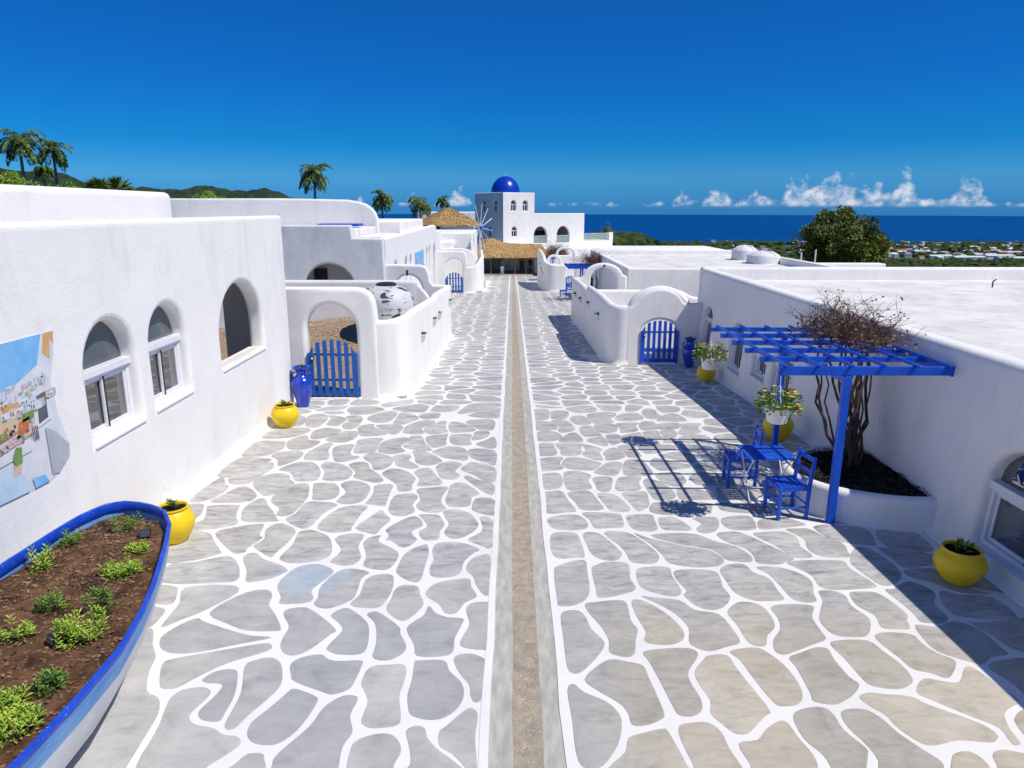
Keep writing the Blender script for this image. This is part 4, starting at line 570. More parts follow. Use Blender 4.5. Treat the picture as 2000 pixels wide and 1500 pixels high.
# ---------------------------------------------------------------- windows and gates
def frameM(O,u):
    u=Vector(u).normalized(); n_=u.cross(Vector((0,0,1)))
    return Matrix(((u.x,n_.x,0,O[0]),(u.y,n_.y,0,O[1]),(0,0,1,O[2]),(0,0,0,1)))
def window(parent,O,u,hw,z0,zr,zt,rec=.15,sill=True,full=True,dark=GLASS,lun=GLASSG):
    """arched window: lunette pane over a rail over two sliding sashes; O on the facade plane, z absolute"""
    M=frameM((O[0],O[1],0),u); f=MB(M); y=-rec; t=.05
    f.bb((-hw-.03,y-.06,z0-.03),(-hw+t,y+.02,zr)); f.bb((hw-t,y-.06,z0-.03),(hw+.03,y+.02,zr)); f.bb((-hw+t,y-.06,z0-.03),(hw-t,y+.02,z0+t))
    f.bb((-hw-.03,y-.07,zr),(hw+.03,y+.06,zr+.085)); f.bb((-hw+t,y-.06,zr-.045),(hw-t,y+.015,zr))
    w=f.build('window',WMET,parent,bevel=.006)
    l=MB(M); a=arch(0,hw+.02,zr+.085,zr+.085,zt+.01,12)[2:]; l.add([(p[0],y-.05,p[1]) for p in a],[tuple(range(len(a)))]); l.build('lunette_pane',lun,w)
    if full:
        for sx,yo in ((-1,-.035),(1,-.008)):
            x0,x1=(-hw+t,.03) if sx<0 else (-.03,hw-t); s=MB(M); q=.042; zb,zt_=z0+t,zr-.05
            s.bb((x0,y+yo-.02,zb),(x0+q,y+yo+.012,zt_)); s.bb((x1-q,y+yo-.02,zb),(x1,y+yo+.012,zt_)); s.bb((x0+q,y+yo-.02,zb),(x1-q,y+yo+.012,zb+q)); s.bb((x0+q,y+yo-.02,zt_-q),(x1-q,y+yo+.012,zt_))
            sa=s.build('sash',WMET,w,bevel=.004)
            g=MB(M); g.add([(x0+q-.005,y+yo-.006,zb+q-.005),(x1-q+.005,y+yo-.006,zb+q-.005),(x1-q+.005,y+yo-.006,zt_-q+.005),(x0+q-.005,y+yo-.006,zt_-q+.005)],[(0,1,2,3)]); g.build('pane',dark,w)
        s=MB(M); s.bb((-.008,y+.006,z0+t),(.012,y+.016,zr-.05)); s.build('seal',DSEAL,w)
    else:
        g=MB(M); g.add([(-hw,y-.03,z0),(hw,y-.03,z0),(hw,y-.03,zr),(-hw,y-.03,zr)],[(0,1,2,3)]); g.build('pane',dark,w)
        s=MB(M); s.bb((-.035,y-.028,z0),(.035,y-.0,zr)); s.build('mullion',WMET,w)
    if sill:
        s=MB(M); s.bb((-hw-.03,-rec-.02,z0-.055),(hw+.03,.022,z0-.012)); s.build('sill',PL,w,bevel=.012)
    return w
def gate(O,u,w,h,hs,n,mat,label,nrm_off=0,knob=True):
    """picket gate with arched top; O bottom centre"""
    g=thing('picket_gate',label,'gate',O,math.atan2(u[1],u[0])); hw=w/2; sw=w/(n+ (n-1)*.72)
    for i in range(n):
        x=-hw+sw/2+i*(w-sw)/(n-1); t=hs+(h-hs)*math.sqrt(max(0,1-(abs(x)/hw)**2.2)) ; t0=t-.015
        m=MB(); xa,xb=x-sw/2,x+sw/2
        za=hs+(h-hs)*math.sqrt(max(0,1-min(1,abs(xa)/hw)**2.2)); zb=hs+(h-hs)*math.sqrt(max(0,1-min(1,abs(xb)/hw)**2.2))
        m.add([(xa,-.012,.06),(xb,-.012,.06),(xb,-.012,zb),(xa,-.012,za),(xa,.014,.06),(xb,.014,.06),(xb,.014,zb),(xa,.014,za)],[(0,1,2,3),(7,6,5,4),(0,4,5,1),(1,5,6,2),(2,6,7,3),(3,7,4,0)])
        m.build('picket',mat,g,bevel=.004,world=False)
    for z,hh in ((.10,.11),(hs*.35+.05,.05),(hs*.98,.05)):
        m=MB(); m.bb((-hw+.01,.014,z-hh/2),(hw-.01,.045,z+hh/2)); m.build('rail',mat,g,bevel=.004,world=False)
    for sx in (-1,1):
        m=MB(); m.bb((sx*(hw+.012)-.022,-.02,.0),(sx*(hw+.012)+.022,.045,hs+.02)); m.build('stile',mat,g,bevel=.004,world=False)
    if knob:
        m=MB(); m.bb((-hw+.04,-.03,hs*.9-.05),(-hw+.11,-.012,hs*.9+.05)); m.build('latch',DSEAL,g,bevel=.004,world=False)
        m=MB(); m.lathe([(.0,0),(.022,.004),(.026,.018),(.016,.03),(0,.034)],10,capb=False); 
        m.M=Matrix.Translation((-hw+.075,-.03,hs*.9))@Matrix.Rotation(R(90),4,'X'); m.build('knob',WMET,g,smooth=60,world=False)
    return g
# ---------------------------------------------------------------- left near villa (A)
XA=-4.72
A=thing('white_villa','long white plastered villa on the left with two arched windows and an open arch','building',(XA,6,0))
w1=(8.23,.54); w2=(9.66,.52)
holes=[arch(8.23,.54,1.40,2.20,2.74),arch(9.66,.52,1.42,2.24,2.74),arch(12.38,1.0,1.45,1.95,2.78,18)]
top=3.88
plate('facade',[(-5,-.6),(14.95,-.6),(14.95,top),(-5,top)],holes,.30,.085,PL,(XA,0,0),(0,1,0),A)
window(A,(XA,8.23),(0,1,0),.54,1.40,2.12,2.74); window(A,(XA,9.66),(0,1,0),.52,1.42,2.16,2.74)
m=MB(frameM((XA,12.38,0),(0,1,0))); m.bb((-1.02,-.32,1.40),(1.02,.022,1.45)); m.build('sill',PL,A,bevel=.015)
rbox('upper_storey',(-14,-5,3.0),(-5.62,12.15,4.27),.10,PL,A)
m=MB(); m.bb((-14,-5,3.45),(XA-.28,14.9,3.62)); m.build('roof',ROOF,A)
m=MB(); m.bb((-5.95,14.6,-.4),(XA-.30,14.86,3.44)); m.build('end_wall',PLW,A)
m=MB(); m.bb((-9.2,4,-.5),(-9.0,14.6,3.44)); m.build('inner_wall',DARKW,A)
m=MB(); m.bb((-9.0,5,-.45),(XA-.30,14.6,-.30)); m.build('inner_floor',CONC,A)
m=MB(); m.bb((-14,14.66,-.5),(-9.0,14.9,3.9)); m.build('end_wall',PLW,A)
# cove of white paint at the wall foot
def cove(name,x,y0,y1,s,parent,w=.13,h=.16):
    m=MB(); k=0
    ys_=[y0+i*(y1-y0)/40 for i in range(41)]
    for y in ys_:
        for a,b in ((0,h),(.18,.55*h),(.5,.2*h),(1,.012),(1,-.05)): m.v.append((x+s*w*a*(1+.25*nz(0,y*1.5)),y,G(y)+b))
    for i in range(40):
        for j in range(4): m.f.append([i*5+j,i*5+j+1,i*5+6+j,i*5+5+j]); m.mi.append(0)
    return m.build(name,PL,parent,smooth=60)
cove('wall_foot',XA-.005,-4.5,14.7,1,A)
# ---------------------------------------------------------------- mural on the near villa
mur=MB(frameM((XA,0,0),(0,1,0)))
MC=[pm('mural_'+n_,c,c2,4,.7,0) for n_,c,c2 in (('sky',(.16,.44,.78),(.26,.55,.82)),('white',(.74,.75,.77),(.62,.65,.70)),('orange',(.62,.30,.10),(.70,.42,.18)),('sand',(.70,.52,.30),(.62,.50,.38)),('shade',(.40,.42,.46),(.50,.52,.57)),('dark',(.10,.10,.12),(.16,.15,.16)),('green',(.12,.25,.06),(.20,.32,.08)),('red',(.60,.14,.05),(.7,.25,.08)),('paleblue',(.42,.60,.76),(.55,.70,.82)),('pink',(.66,.46,.44),(.72,.58,.55)))]
def patch(pts,mi,layer=0):
    mur.cur=mi; o=.006+.0012*layer
    mur.add([(p[0],o,p[1]) for p in pts],[tuple(range(len(pts)))])
mur.cur=1; q=[(4.6,1.42),(6.15,1.34),(6.78,1.29),(6.98,1.33),(7.18,1.45),(7.2,1.6),(7.1,1.95),(7.06,2.3),(7.17,2.55),(7.22,2.79),(4.6,2.79)]
mur.add([(a,.0055,b) for a,b in q]+[(a,-.01,b) for a,b in q],[tuple(range(len(q)))]+[(i,i+len(q),(i+1)%len(q)+len(q),(i+1)%len(q)) for i in range(len(q))])
patch([(4.6,2.3),(6.5,2.36),(6.9,2.5),(7.02,2.79),(4.6,2.79)],0,1)
patch([(7.0,2.60),(7.06,2.79),(7.215,2.785),(7.19,2.66),(7.15,2.72),(7.1,2.52)],2,2)
rm=random.Random(5)
for i in range(110):
    a=4.6+2.42*rm.random(); row=1-i/110; b=1.98+row*.36*(.55+.45*(a-4.6)/2.4)+(a-4.6)*.03; w_=rm.uniform(.06,.15)*(1.1-.5*row); h_=rm.uniform(.04,.09)*(1.1-.5*row); L0=3+i*.05
    mi_=rm.choice((1,1,1,1,3,9,2)); patch([(a,b),(a+w_,b+.006),(a+w_,b+h_+.006),(a,b+h_)],mi_,L0); patch([(a+w_,b+.006),(a+w_*1.4,b+.02),(a+w_*1.4,b+h_+.012),(a+w_,b+h_+.006)],4,L0)
    for k_ in range(rm.choice((1,2,2,3))):
        u_=a+w_*(.12+.28*k_); patch([(u_,b+h_*.25),(u_+w_*.14,b+h_*.26),(u_+w_*.14,b+h_*.68),(u_,b+h_*.66)],rm.choice((5,5,0,4)),L0+.4)
    if rm.random()<.16: patch([(a+w_*.5+w_*.3*math.cos(q_),b+h_+w_*.3*math.sin(q_)) for q_ in [math.pi*j_/8 for j_ in range(9)]],rm.choice((8,1,2)),L0+.2)
    if rm.random()<.25: patch([(a,b-.012),(a+w_*.5,b-.012),(a+w_*.4,b+.012),(a+.01,b+.01)],6,L0+.5)
for i in range(0):
    a=rm.uniform(4.6,7.08); b=2.05+ (a-4.6)*.10+rm.random()**1.5*.33*(.6+.4*(a-4.6)/2.4); w_=rm.uniform(.015,.09); h_=rm.uniform(.012,.05)
    patch([(a-w_/2,b),(a+w_/2,b+.01),(a+w_/2,b+h_),(a-w_/2,b+h_)],rm.choice((1,1,1,3,2,9,4,5)),3+i%3)
patch([(5.9,1.85),(6.6,1.95),(6.62,2.12),(6.3,2.18),(5.9,2.12)],3,6); patch([(6.32,2.1),(6.56,2.12),(6.54,2.22),(6.34,2.2)],2,7)
patch([(6.72,1.88),(6.98,1.92),(6.98,2.28),(6.74,2.25)],1,7); patch([(6.78,1.92),(6.93,1.95),(6.94,2.22),(6.80,2.20)],5,8)
patch([(6.1,1.78),(6.75,1.86),(6.72,1.96),(6.3,1.9),(6.12,1.86)],9,8); patch([(6.45,1.88),(6.62,1.9),(6.66,2.04),(6.5,2.02)],7,9); patch([(6.55,2.0),(6.72,2.02),(6.72,2.09),(6.56,2.08)],6,9); patch([(6.2,1.9),(6.34,1.92),(6.32,1.98),(6.22,1.98)],6,9)
patch([(4.6,1.62),(6.62,1.70),(6.72,1.85),(5.9,1.74),(4.6,1.74)],1,8); patch([(4.6,1.745),(6.7,1.86),(6.7,1.875),(4.6,1.765)],4,10)
for i in range(4): patch([(6.66+i*.025,1.78),(6.672+i*.025,1.78),(6.672+i*.025,1.92),(6.66+i*.025,1.92)],5,11)
patch([(6.30,1.52),(6.42,1.55),(6.46,1.66),(6.36,1.66)],3,10); patch([(6.36,1.62),(6.46,1.63),(6.48,1.78),(6.40,1.80),(6.34,1.72)],6,11)
patch([(4.6,1.42),(6.15,1.345),(6.5,1.32),(6.46,1.50),(6.3,1.6),(4.6,1.58)],8,9); patch([(6.58,1.32),(6.8,1.31),(6.74,1.40),(6.56,1.43)],0,10)
patch([(6.86,1.36),(6.97,1.34),(7.17,1.46),(7.19,1.58),(7.0,1.78),(6.86,1.86)],4,9); patch([(6.92,1.48),(7.08,1.56),(7.0,1.74),(6.89,1.82)],5,10) if False else None
for i in range(25):
    a=rm.uniform(4.7,7.0); b=rm.uniform(1.95,2.3)+(a-4.6)*.03; patch([(a,b),(a+.012,b),(a+.012,b+.018),(a,b+.018)],rm.choice((5,5,4,7)),12)
for i in range(60):
    a=rm.uniform(5.95,6.7); b=rm.uniform(1.78,2.0); w_=rm.uniform(.01,.05); patch([(a,b),(a+w_,b+.005),(a+w_*.8,b+.03),(a-.01,b+.025)],rm.choice((6,6,7,3,9,5)),12)
tag(mur.build('wall_mural',MC),'wall print of a hillside village of white houses, left of the windows','mural')
# ---------------------------------------------------------------- left courtyard walls (L1, L2)
Y1=15.55
L1=thing('courtyard_wall','white courtyard wall with arched blue gate next to the blue vase, left','wall',(-3.9,Y1,G(Y1)))
outer=[(-5.0,-.7),(-2.98,-.7),(-2.98,1.62)]+[(-2.99,1.85),(-3.03,2.08),(-3.12,2.23),(-3.27,2.32),(-3.47,2.345)]+[(-5.0,2.345)]
plate('gate_wall',outer,[arch(-4.0,.555,G(Y1)+.02,1.40,1.98,16)],.30,.09,PL,(0,Y1,0),(1,0,0),L1)
sweep('street_wall',[(-3.02,Y1+.15,1.62),(-2.78,Y1+.16,1.62),(-2.56,Y1+.27,1.66),(-2.44,Y1+.62,1.68),(-2.42,Y1+1.6,1.68),(-2.42,18.5,1.60),(-2.42,20,1.52),(-2.42,21.5,1.44)],.24,PL,L1)
sweep('street_wall',[(-2.42,21.55,1.38),(-2.42,22.3,1.46),(-2.42,24,1.38),(-2.42,25.7,1.29),(-2.42,26.7,1.24)],.24,PL,L1)
sweep('middle_wall',[(-9.5,21.4,1.95),(-6,21.4,1.95),(-3.2,21.4,1.95),(-2.9,21.42,1.90),(-2.7,21.42,1.72),(-2.5,21.42,1.48)],.22,PLW,L1)
plate('rear_wall',[(-4.75,-1.3),(-2.3,-1.3),(-2.3,1.24),(-2.95,1.26),(-3.06,1.4),(-3.1,1.7),(-3.2,1.93),(-3.4,2.0),(-4.75,2.02)],[arch(-3.88,.5,-.95,1.1,1.62)],.24,.08,PL,(0,26.75,0),(1,0,0),L1)
m=MB(); m.bb((-9.5,15.6,-.6),(-2.4,21.3,-.12)); m.build('yard_floor',CONC,L1); m=MB(); m.bb((-9.5,21.5,-1.2),(-2.4,26.6,-.55)); m.build('yard_floor',CONC,L1)
m=MB(); m.bb((-4.62,Y1-.05,G(Y1)-.1),(-3.40,Y1+.32,G(Y1)+.035)); m.build('threshold',PL,L1,bevel=.02)
gate((-4.0,Y1-.02,G(Y1)+.04),(1,0),1.04,1.32,1.0,7,BLUED,'tall blue picket gate in the arch behind the blue vase, left courtyard')
gp=gate((-3.88,26.7,-.62),(1,0),.98,2.02,1.75,7,WPOT,'white picket gate glimpsed over the left courtyard wall behind the tank',knob=False)
m=MB(frameM((-3.87,26.50,1.72),(1,0,0))); m.bb((-.035,-.02,-.09),(.035,.05,.09)); m.bb((-.05,-.03,.09),(.05,.06,.11)); tag(m.build('wall_lamp',DSEAL),'small black lamp above the white picket gate','lamp')
# gravel heap in the yard
mb=MB(); nx,ny=40,26
def gh(x,y):
    t=max(0,min(1,(y-16.4)/3.6)); return -.1+t*t*(3-2*t)*(1.05+.09*(x+4))+.05*nz(x*2,y*2)
for i in range(nx):
    for j in range(ny): x=-9.0+i*6.3/(nx-1); y=16.2+j*5.05/(ny-1); mb.v.append((x,y,gh(x,y)))
mb.f=[[i*ny+j,(i+1)*ny+j,(i+1)*ny+j+1,i*ny+j+1] for i in range(nx-1) for j in range(ny-1)]; mb.mi=[0]*len(mb.f)
gr=tag(mb.build('gravel_heap',GRAVEL,smooth=70),'heap of tan gravel banked inside the left courtyard','gravel'); stuff(gr)
mb=MB()
for i in range(2600):
    x=random.uniform(-8.5,-2.9); y=random.uniform(17,21.1); r=random.uniform(.015,.04); z=gh(x,y)+r*.2
    t=random.random()*6; mb.add([(x+r*math.cos(t+a),y+r*.8*math.sin(t+a),z+b*r) for a,b in ((0,0),(1.25,.1),(2.5,0),(3.8,.1),(5,0))]+[(x,y,z+r*.8)],[(0,1,5),(1,2,5),(2,3,5),(3,4,5),(4,0,5)])
stuff(mb.build('gravel_stones',PEBS,gr))
# water tank with peeling paint
tk=thing('water_tank','round water tank with white paint peeling off black, behind the left wall','tank',(-3.38,19.0,.3))
m=MB(); m.lathe([(.76,0),(.77,.9),(.785,.94),(.765,.98),(.775,1.2),(.74,1.42),(.64,1.58),(.45,1.70),(.22,1.75),(.0,1.76)],40,(-3.38,19.0,.3)); m.build('tank_body',TANKM,tk,smooth=60)
m=MB(); m.lathe([(.26,0),(.27,.05),(.2,.08),(0,.09)],24,(-3.34,19.0,2.04)); m.build('lid',DSEAL,tk,smooth=60)
m=MB(); m.lathe([(.735,0),(.745,.02),(.735,.04)],40,(-3.38,19.0,1.25),capb=False); m.build('band',TANKM,tk,smooth=60)
# ---------------------------------------------------------------- second left villa (B)
B=thing('white_villa','white villa beyond the left courtyards with stepped roofs and a row of small arched windows','building',(-8,32,-1))
YB=26.6
plate('front_wall',[(-15,-1.5),(-4.72,-1.5),(-4.72,2.97),(-5.86,2.99),(-5.9,3.45),(-15,3.45)],[arch(-6.8,.95,-1.2,1.1,2.05)],.30,.07,PLW,(0,YB,0),(1,0,0),B)
m=MB(); m.bb((-8.2,YB+1.6,-1.4),(-5.3,YB+1.75,2.9)); m.build('porch_wall',PLW,B); m=MB(); m.bb((-7.75,YB+1.5,-1.3),(-7.25,YB+1.6,1.75)); m.build('door',DSEAL,B); m=MB(); m.bb((-5.75,YB+.3,-1.3),(-5.65,YB+1.55,1.95)); m.build('door',DSEAL,B)
m=MB(); m.bb((-8.2,YB+.28,2.3),(-5.0,YB+1.8,2.45)); m.build('porch_ceiling',PLW,B)
wy=[(29.3,.42),(32.15,.42),(33.65,.42),(40.1,.45),(41.4,.45)]
hl=[arch(y,h_,.35,1.55,1.99) for y,h_ in wy]+[arch(44.0,.62,-.6,1.4,2.03)]
plate('facade',[(YB+.1,-2.2),(45.4,-2.2),(45.4,2.9),(45.1,3.05),(44.5,3.1),(YB+.1,2.96)],hl,.3,.08,PL,(-4.72,0,0),(0,1,0),B)
for y,h_ in wy: window(B,(-4.72,y),(0,1,0),h_,.35,1.42,1.99,full=False,sill=True)
m=MB(); m.bb((-5.6,43.3,-1.8),(-5.5,44.7,2.1)); m.build('inner_wall',PLW,B)
m=MB(); m.bb((-15,YB+.25,2.55),(-4.95,45.2,2.7)); m.build('roof',ROOF,B); m=MB(); m.bb((-15,45.0,-2.2),(-4.9,45.3,3.0)); m.build('rear_wall',PL,B)
cur=[(-6.7,4.33),(-6.4,4.25),(-6.15,4.08),(-5.98,3.87),(-5.88,3.6)]
plate('roof_parapet',[(-17,2.6),(-5.86,2.6)]+cur[::-1]+[(-7.2,4.42),(-10,4.47),(-17,4.45)],[],.3,.09,PL,(0,32,0),(1,0,0),B)
rbox('roof_block',(-7.6,32.5,2.5),(-4.95,40.5,3.52),.1,PL,B); rbox('roof_block',(-5.85,YB+1.2,2.5),(-4.95,31.5,3.02),.06,PL,B)
rbox('roof_step',(-15,YB+.2,2.6),(-5.9,31.9,3.30),.06,ROOF,B)
m=MB(); m.bb((-7.6,28.4,3.36),(-6.0,29.4,3.46)); o=tag(m.build('roof_board',BLUE,bevel=.01),'flat blue board lying on the second left villa roof','board')
m2=MB(frameM((-4.72,36.75,0),(0,1,0))); m2.cur=0; m2.bb((-1.7,.003,1.12),(1.7,.02,1.95)); 
for i in range(40):
    m2.cur=random.choice((1,1,8,8,3)); a=random.uniform(-1.6,1.5); b=1.14+random.random()**1.6*.5; m2.add([(a,.022+.0005*i,b),(a+.2,.022+.0005*i,b),(a+.2,.022+.0005*i,b+.12),(a,.022+.0005*i,b+.12)],[(0,1,2,3)])
tag(m2.build('wall_print',MC),'small blue wall print between the arched windows of the second left villa','mural')
# ---------------------------------------------------------------- third left villa and courtyard (C)
Cc=thing('white_villa','low white villa blocks in front of the round thatched hut','building',(-6,60,-2))
rbox('wall_block',(-9,57,-3),(-4.72,64,1.55),.09,PL,Cc); rbox('wall_block',(-9.5,60.5,-3),(-3.45,72,2.1),.09,PL,Cc); rbox('wall_block',(-11,49,-3),(-5.6,57.5,2.45),.09,PL,Cc)
m=MB(); m.bb((-3.452,65.2,.9),(-3.44,65.8,1.9)); m.build('window',GLASSG,Cc); m=MB(); m.bb((-4.722,60.2,.1),(-4.71,61.2,1.1)); m.build('window',GLASSG,Cc)
Y2=51.6
L3=thing('courtyard_wall','white courtyard wall with arched blue gate below the windmill','wall',(-3.9,Y2,G(Y2)))
plate('gate_wall',[(-5.7,-3),(-3.2,-3),(-3.2,.0),(-3.24,.75),(-3.38,1.05),(-3.6,1.13),(-5.7,1.13)],[arch(-4.15,.60,G(Y2)+.02,.05,.60)],.3,.09,PL,(0,Y2,0),(1,0,0),L3)
sweep('street_wall',[(-3.25,Y2+.14,.0),(-2.95,Y2+.14,.02),(-2.6,Y2+.3,.2),(-2.38,Y2+.7,.42),(-2.25,Y2+2,.62),(-2.35,Y2+5,.66),(-2.6,60,.45)],.26,PL,L3)
sweep('inner_wall',[(-5.5,57,1.05),(-3.9,57,1.05),(-3.2,57.1,.8),(-2.7,57.3,.3),(-2.3,57.4,.1)],.24,PL,L3); sweep('street_wall',[(-2.6,60,.4),(-2.7,64,.55),(-3.0,70,.1),(-3.3,78,-1.2)],.26,PL,L3)
m=MB(); m.bb((-9,51.7,-2.6),(-2.2,60,-1.75)); m.build('yard_floor',CONC,L3)
gate((-4.15,Y2-.02,G(Y2)+.03),(1,0),1.14,1.45,1.05,6,BLUED,'blue picket gate in the far left arched wall below the windmill')
m=MB(); m.bb((-5.15,50.6,G(51)),(-4.85,50.9,G(51)+.5)); m.bb((-5.25,50.5,G(51)+.5),(-4.75,51,G(51)+.62)); tag(m.build('planter_box',BLUE,bevel=.02),'small blue planter beside the far left gate','planter')
# ---------------------------------------------------------------- right near villa (D)
XD=5.55
D=thing('white_villa','white flat roofed villa on the right whose wall carries the blue pergola','building',(XD,12,0))
wd_=[(6.98,.72,.22,.90,1.50),(19.75,.48,.25,.98,1.38),(17.05,.50,.17,.92,1.33),(15.35,.42,.40,.80,.98),(14.0,.55,.12,.86,1.25)]
hl=[arch(-y,h_,z0,zr+.08,zt) for y,h_,z0,zr,zt in wd_]
plate('facade',[(-21.1,-1.0),(4,-1.0),(4,2.36),(-20.7,2.36),(-21.0,2.3),(-21.1,2.1)],hl,.32,.09,PL,(XD,0,0),(0,-1,0),D)
for y,h_,z0,zr,zt in wd_: window(D,(XD,y),(0,-1,0),h_,z0,zr,zt,rec=.14,lun=GLASS)
m=MB(); m.bb((XD+.28,-4,1.82),(24,21.9,1.95)); m.build('roof',ROOF,D); rbox('roof_parapet',(XD+.2,21.6,-1),(26,22.0,2.33),.09,PL,D); rbox('roof_parapet',(23.8,-4,-1),(24.3,21.7,2.33),.09,PL,D)
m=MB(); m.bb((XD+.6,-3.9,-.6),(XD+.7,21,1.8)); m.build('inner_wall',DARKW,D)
BAT=.07
for o in [q for q in D.children_recursive if q.type=='MESH' and (q.name.startswith(('facade','window','lunette','sash','pane','seal','sill')))]:
    for v_ in o.data.vertices: v_.co.x-=BAT*(2.36-max(v_.co.z,-.1))      # the wall leans back slightly
cove('wall_foot',XD-BAT*2.36+.03,-3.5,20.2,-1,D,.13,.2)
m=MB(); m.tube([(13.2,19.6,1.94),(13.2,19.6,2.12),(13.28,19.6,2.17)],.02,6); m.build('vent_pipe',DSEAL,D)
# ---------------------------------------------------------------- right courtyards (R1, R2)
YR=20.3
R1=thing('courtyard_wall','white scalloped courtyard wall with a humped blue gate arch, right','wall',(4,YR,G(YR)))
hump=[(4.25+.74*math.cos(t),1.22+.62*math.sin(t)) for t in [math.pi*i/16 for i in range(17)]]
plate('gate_wall',[(3.30,-1.2),(5.5,-1.2),(5.5,1.40),(5.06,1.40)]+[(p[0],p[1]) for p in hump if p[1]>1.42]+[(3.42,1.33),(3.30,1.30)],[arch(4.27,.535,G(YR)+.02,.56,.93)],.28,.085,PL,(0,YR,0),(1,0,0),R1)
m=MB(); m.tube([(4.25+.80*math.cos(t),YR+.15,1.17+.60*math.sin(t)) for t in [math.pi*(1.0-i/20) for i in range(0,21)]],.13,10); m.build('gate_hood',PL,R1,smooth=60)
sweep('street_wall',[(3.40,YR+.14,1.33),(3.18,YR+.18,1.33),(2.98,YR+.42,1.34),(2.92,YR+1,1.36),(2.92,23,1.36),(2.94,25,1.30),(2.96,26.6,1.24),(2.98,27.2,1.2)],.26,PL,R1)
sweep('street_wall',[(2.98,27.25,.98),(2.98,28.2,1.0),(2.98,30,1.0),(2.98,32,.95),(3.0,34.1,.88)],.26,PL,R1)
sweep('middle_wall',[(3.0,27.2,1.06),(5,27.2,1.05),(6.2,27.2,1.05),(6.6,27.2,.95),(6.9,27.2,.8),(7.6,27.2,.72)],.24,PL,R1)
h2=[(4.36+.95*math.cos(t),.88+.68*math.sin(t)) for t in [math.pi*i/16 for i in range(17)]]
plate('rear_wall',[(2.9,-1.9),(5.5,-1.9),(5.5,.92)]+[p for p in h2 if p[1]>.95]+[(3.3,.87),(2.9,.86)],[arch(4.38,.62,-1.0,.75,1.32)],.3,.10,PL,(0,34.1,0),(1,0,0),R1)
m=MB(); m.bb((3.0,20.5,-.9),(9,27.1,-.36)); m.build('yard_floor',CONC,R1); m=MB(); m.bb((3.0,27.3,-1.5),(9,34,-.75)); m.build('yard_floor',CONC,R1)
gate((4.27,YR-.02,G(YR)+.03),(1,0),1.02,1.27,.95,7,BLUE,'blue picket gate under the white hump next to the dark blue vase, right')
m=MB(); 
for i in range(5): m.bb((4.0+i*.2,33.6,-.9),(4.1+i*.2,33.63,.28))
m.bb((3.95,33.63,.1),(4.95,33.66,.18)); tag(m.build('picket_gate',BLUE),'blue pickets seen through the second right courtyard arch','gate')
m=MB(frameM((4.36,33.9,1.44),(1,0,0))); m.lathe([(.0,-.08),(.05,-.05),(.06,.03),(.0,.08)],10); tag(m.build('wall_lamp',DSEAL),'tiny black lamp on the second right courtyard arch','lamp')
# ---------------------------------------------------------------- second right villa (E)
E_=thing('white_villa','white flat roofed villa beyond the right courtyards carrying the water tanks','building',(10,42,-1))
rbox('front_wall',(5.55,34.3,-2),(16.2,34.65,1.28),.07,PL,E_); rbox('facade',(5.55,34.5,-3),(5.9,51,1.28),.07,PL,E_); rbox('rear_wall',(5.55,50.7,-3),(16.2,51.1,1.28),.07,PL,E_); rbox('roof_parapet',(15.8,34.5,-3),(16.2,51,1.3),.07,PL,E_)
m=MB(); m.bb((5.8,34.5,.80),(16,51,.92)); m.build('roof',ROOF,E_)
rbox('roof_parapet',(16.3,40.3,.2),(21,41.2,1.1),.07,PL,E_); m=MB(); m.bb((16.2,36,.3),(21,50,.5)); m.build('roof',ROOF,E_)
tk=[]
for i,(x,y,r,h_,lab) in enumerate(((15.0,43.0,.95,.72,'broad low white roof tank, the nearer of two right of centre'),(14.9,46.2,.8,.9,'white roof tank half hidden behind the broader one'))):
    t=thing('roof_tank',lab,'tank',(x,y,.92)); m=MB(); m.lathe([(r,0),(r,h_*.62),(r*.97,h_*.68),(r*.62,h_*.9),(r*.2,h_),(0,h_)],32,(x,y,.92)); m.build('tank_body',WPOT,t,smooth=40)
    for k in range(6):
        a=k*math.pi/3; m=MB(); m.tube([(x+r*.97*math.cos(a),y+r*.97*math.sin(a),.92+h_*.68),(x+r*.6*math.cos(a),y+r*.6*math.sin(a),.92+h_*.93),(x,y,.93+h_)],.035,5); m.build('rib',WPOT,t)
for x,y,h_ in ((16.7,41.6,.75),(17.6,41.8,.9)):
    m=MB(); m.tube([(x,y,.9),(x,y,.9+h_)],.04,6); m.build('vent_pipe',WPOT,E_)
# ---------------------------------------------------------------- third right courtyard (R3) and walls to the pavilion
YC=53.6
R3=thing('courtyard_wall','rounded white courtyard wall with small arches far down the right side','wall',(3.5,YC,G(YC)))
sweep('street_wall',[(5.6,YC,-.1),(4.75,YC,-.1)],.26,PL,R3); 
sweep('street_wall',[(3.9,YC,.02),(3.6,YC+.02,.02),(3.1,YC+.1,.06),(2.8,YC+.35,.1),(2.62,YC+1,.15),(2.55,YC+2.5,.2),(2.55,58,.45),(2.5,62,.6),(2.5,66,.55)],.3,PL,R3)
for cx,cy,r,zt in ((3.35,57.5,.62,.55),(4.6,62,.85,.95)):
    plate('arch_hood',[(cx-r,zt-1.6),(cx+r,zt-1.6)]+[(cx+r*math.cos(t),zt-.6+.6*math.sin(t)) for t in [math.pi*i/14 for i in range(15)]],[arch(cx,r-.22,zt-1.5,zt-.62,zt-.2)],.3,.08,PL,(0,cy-.15,0),(1,0,0),R3)
    sweep('inner_wall',[(cx-r,cy,zt-.72),(cx+r+1.5,cy,zt-.72)],.26,PL,R3)
rbox('gate_pier',(3.86,YC-.13,-3),(4.02,YC+.13,-.05),.04,PL,R3); rbox('gate_pier',(4.68,YC-.13,-3),(4.86,YC+.13,-.12),.04,PL,R3)
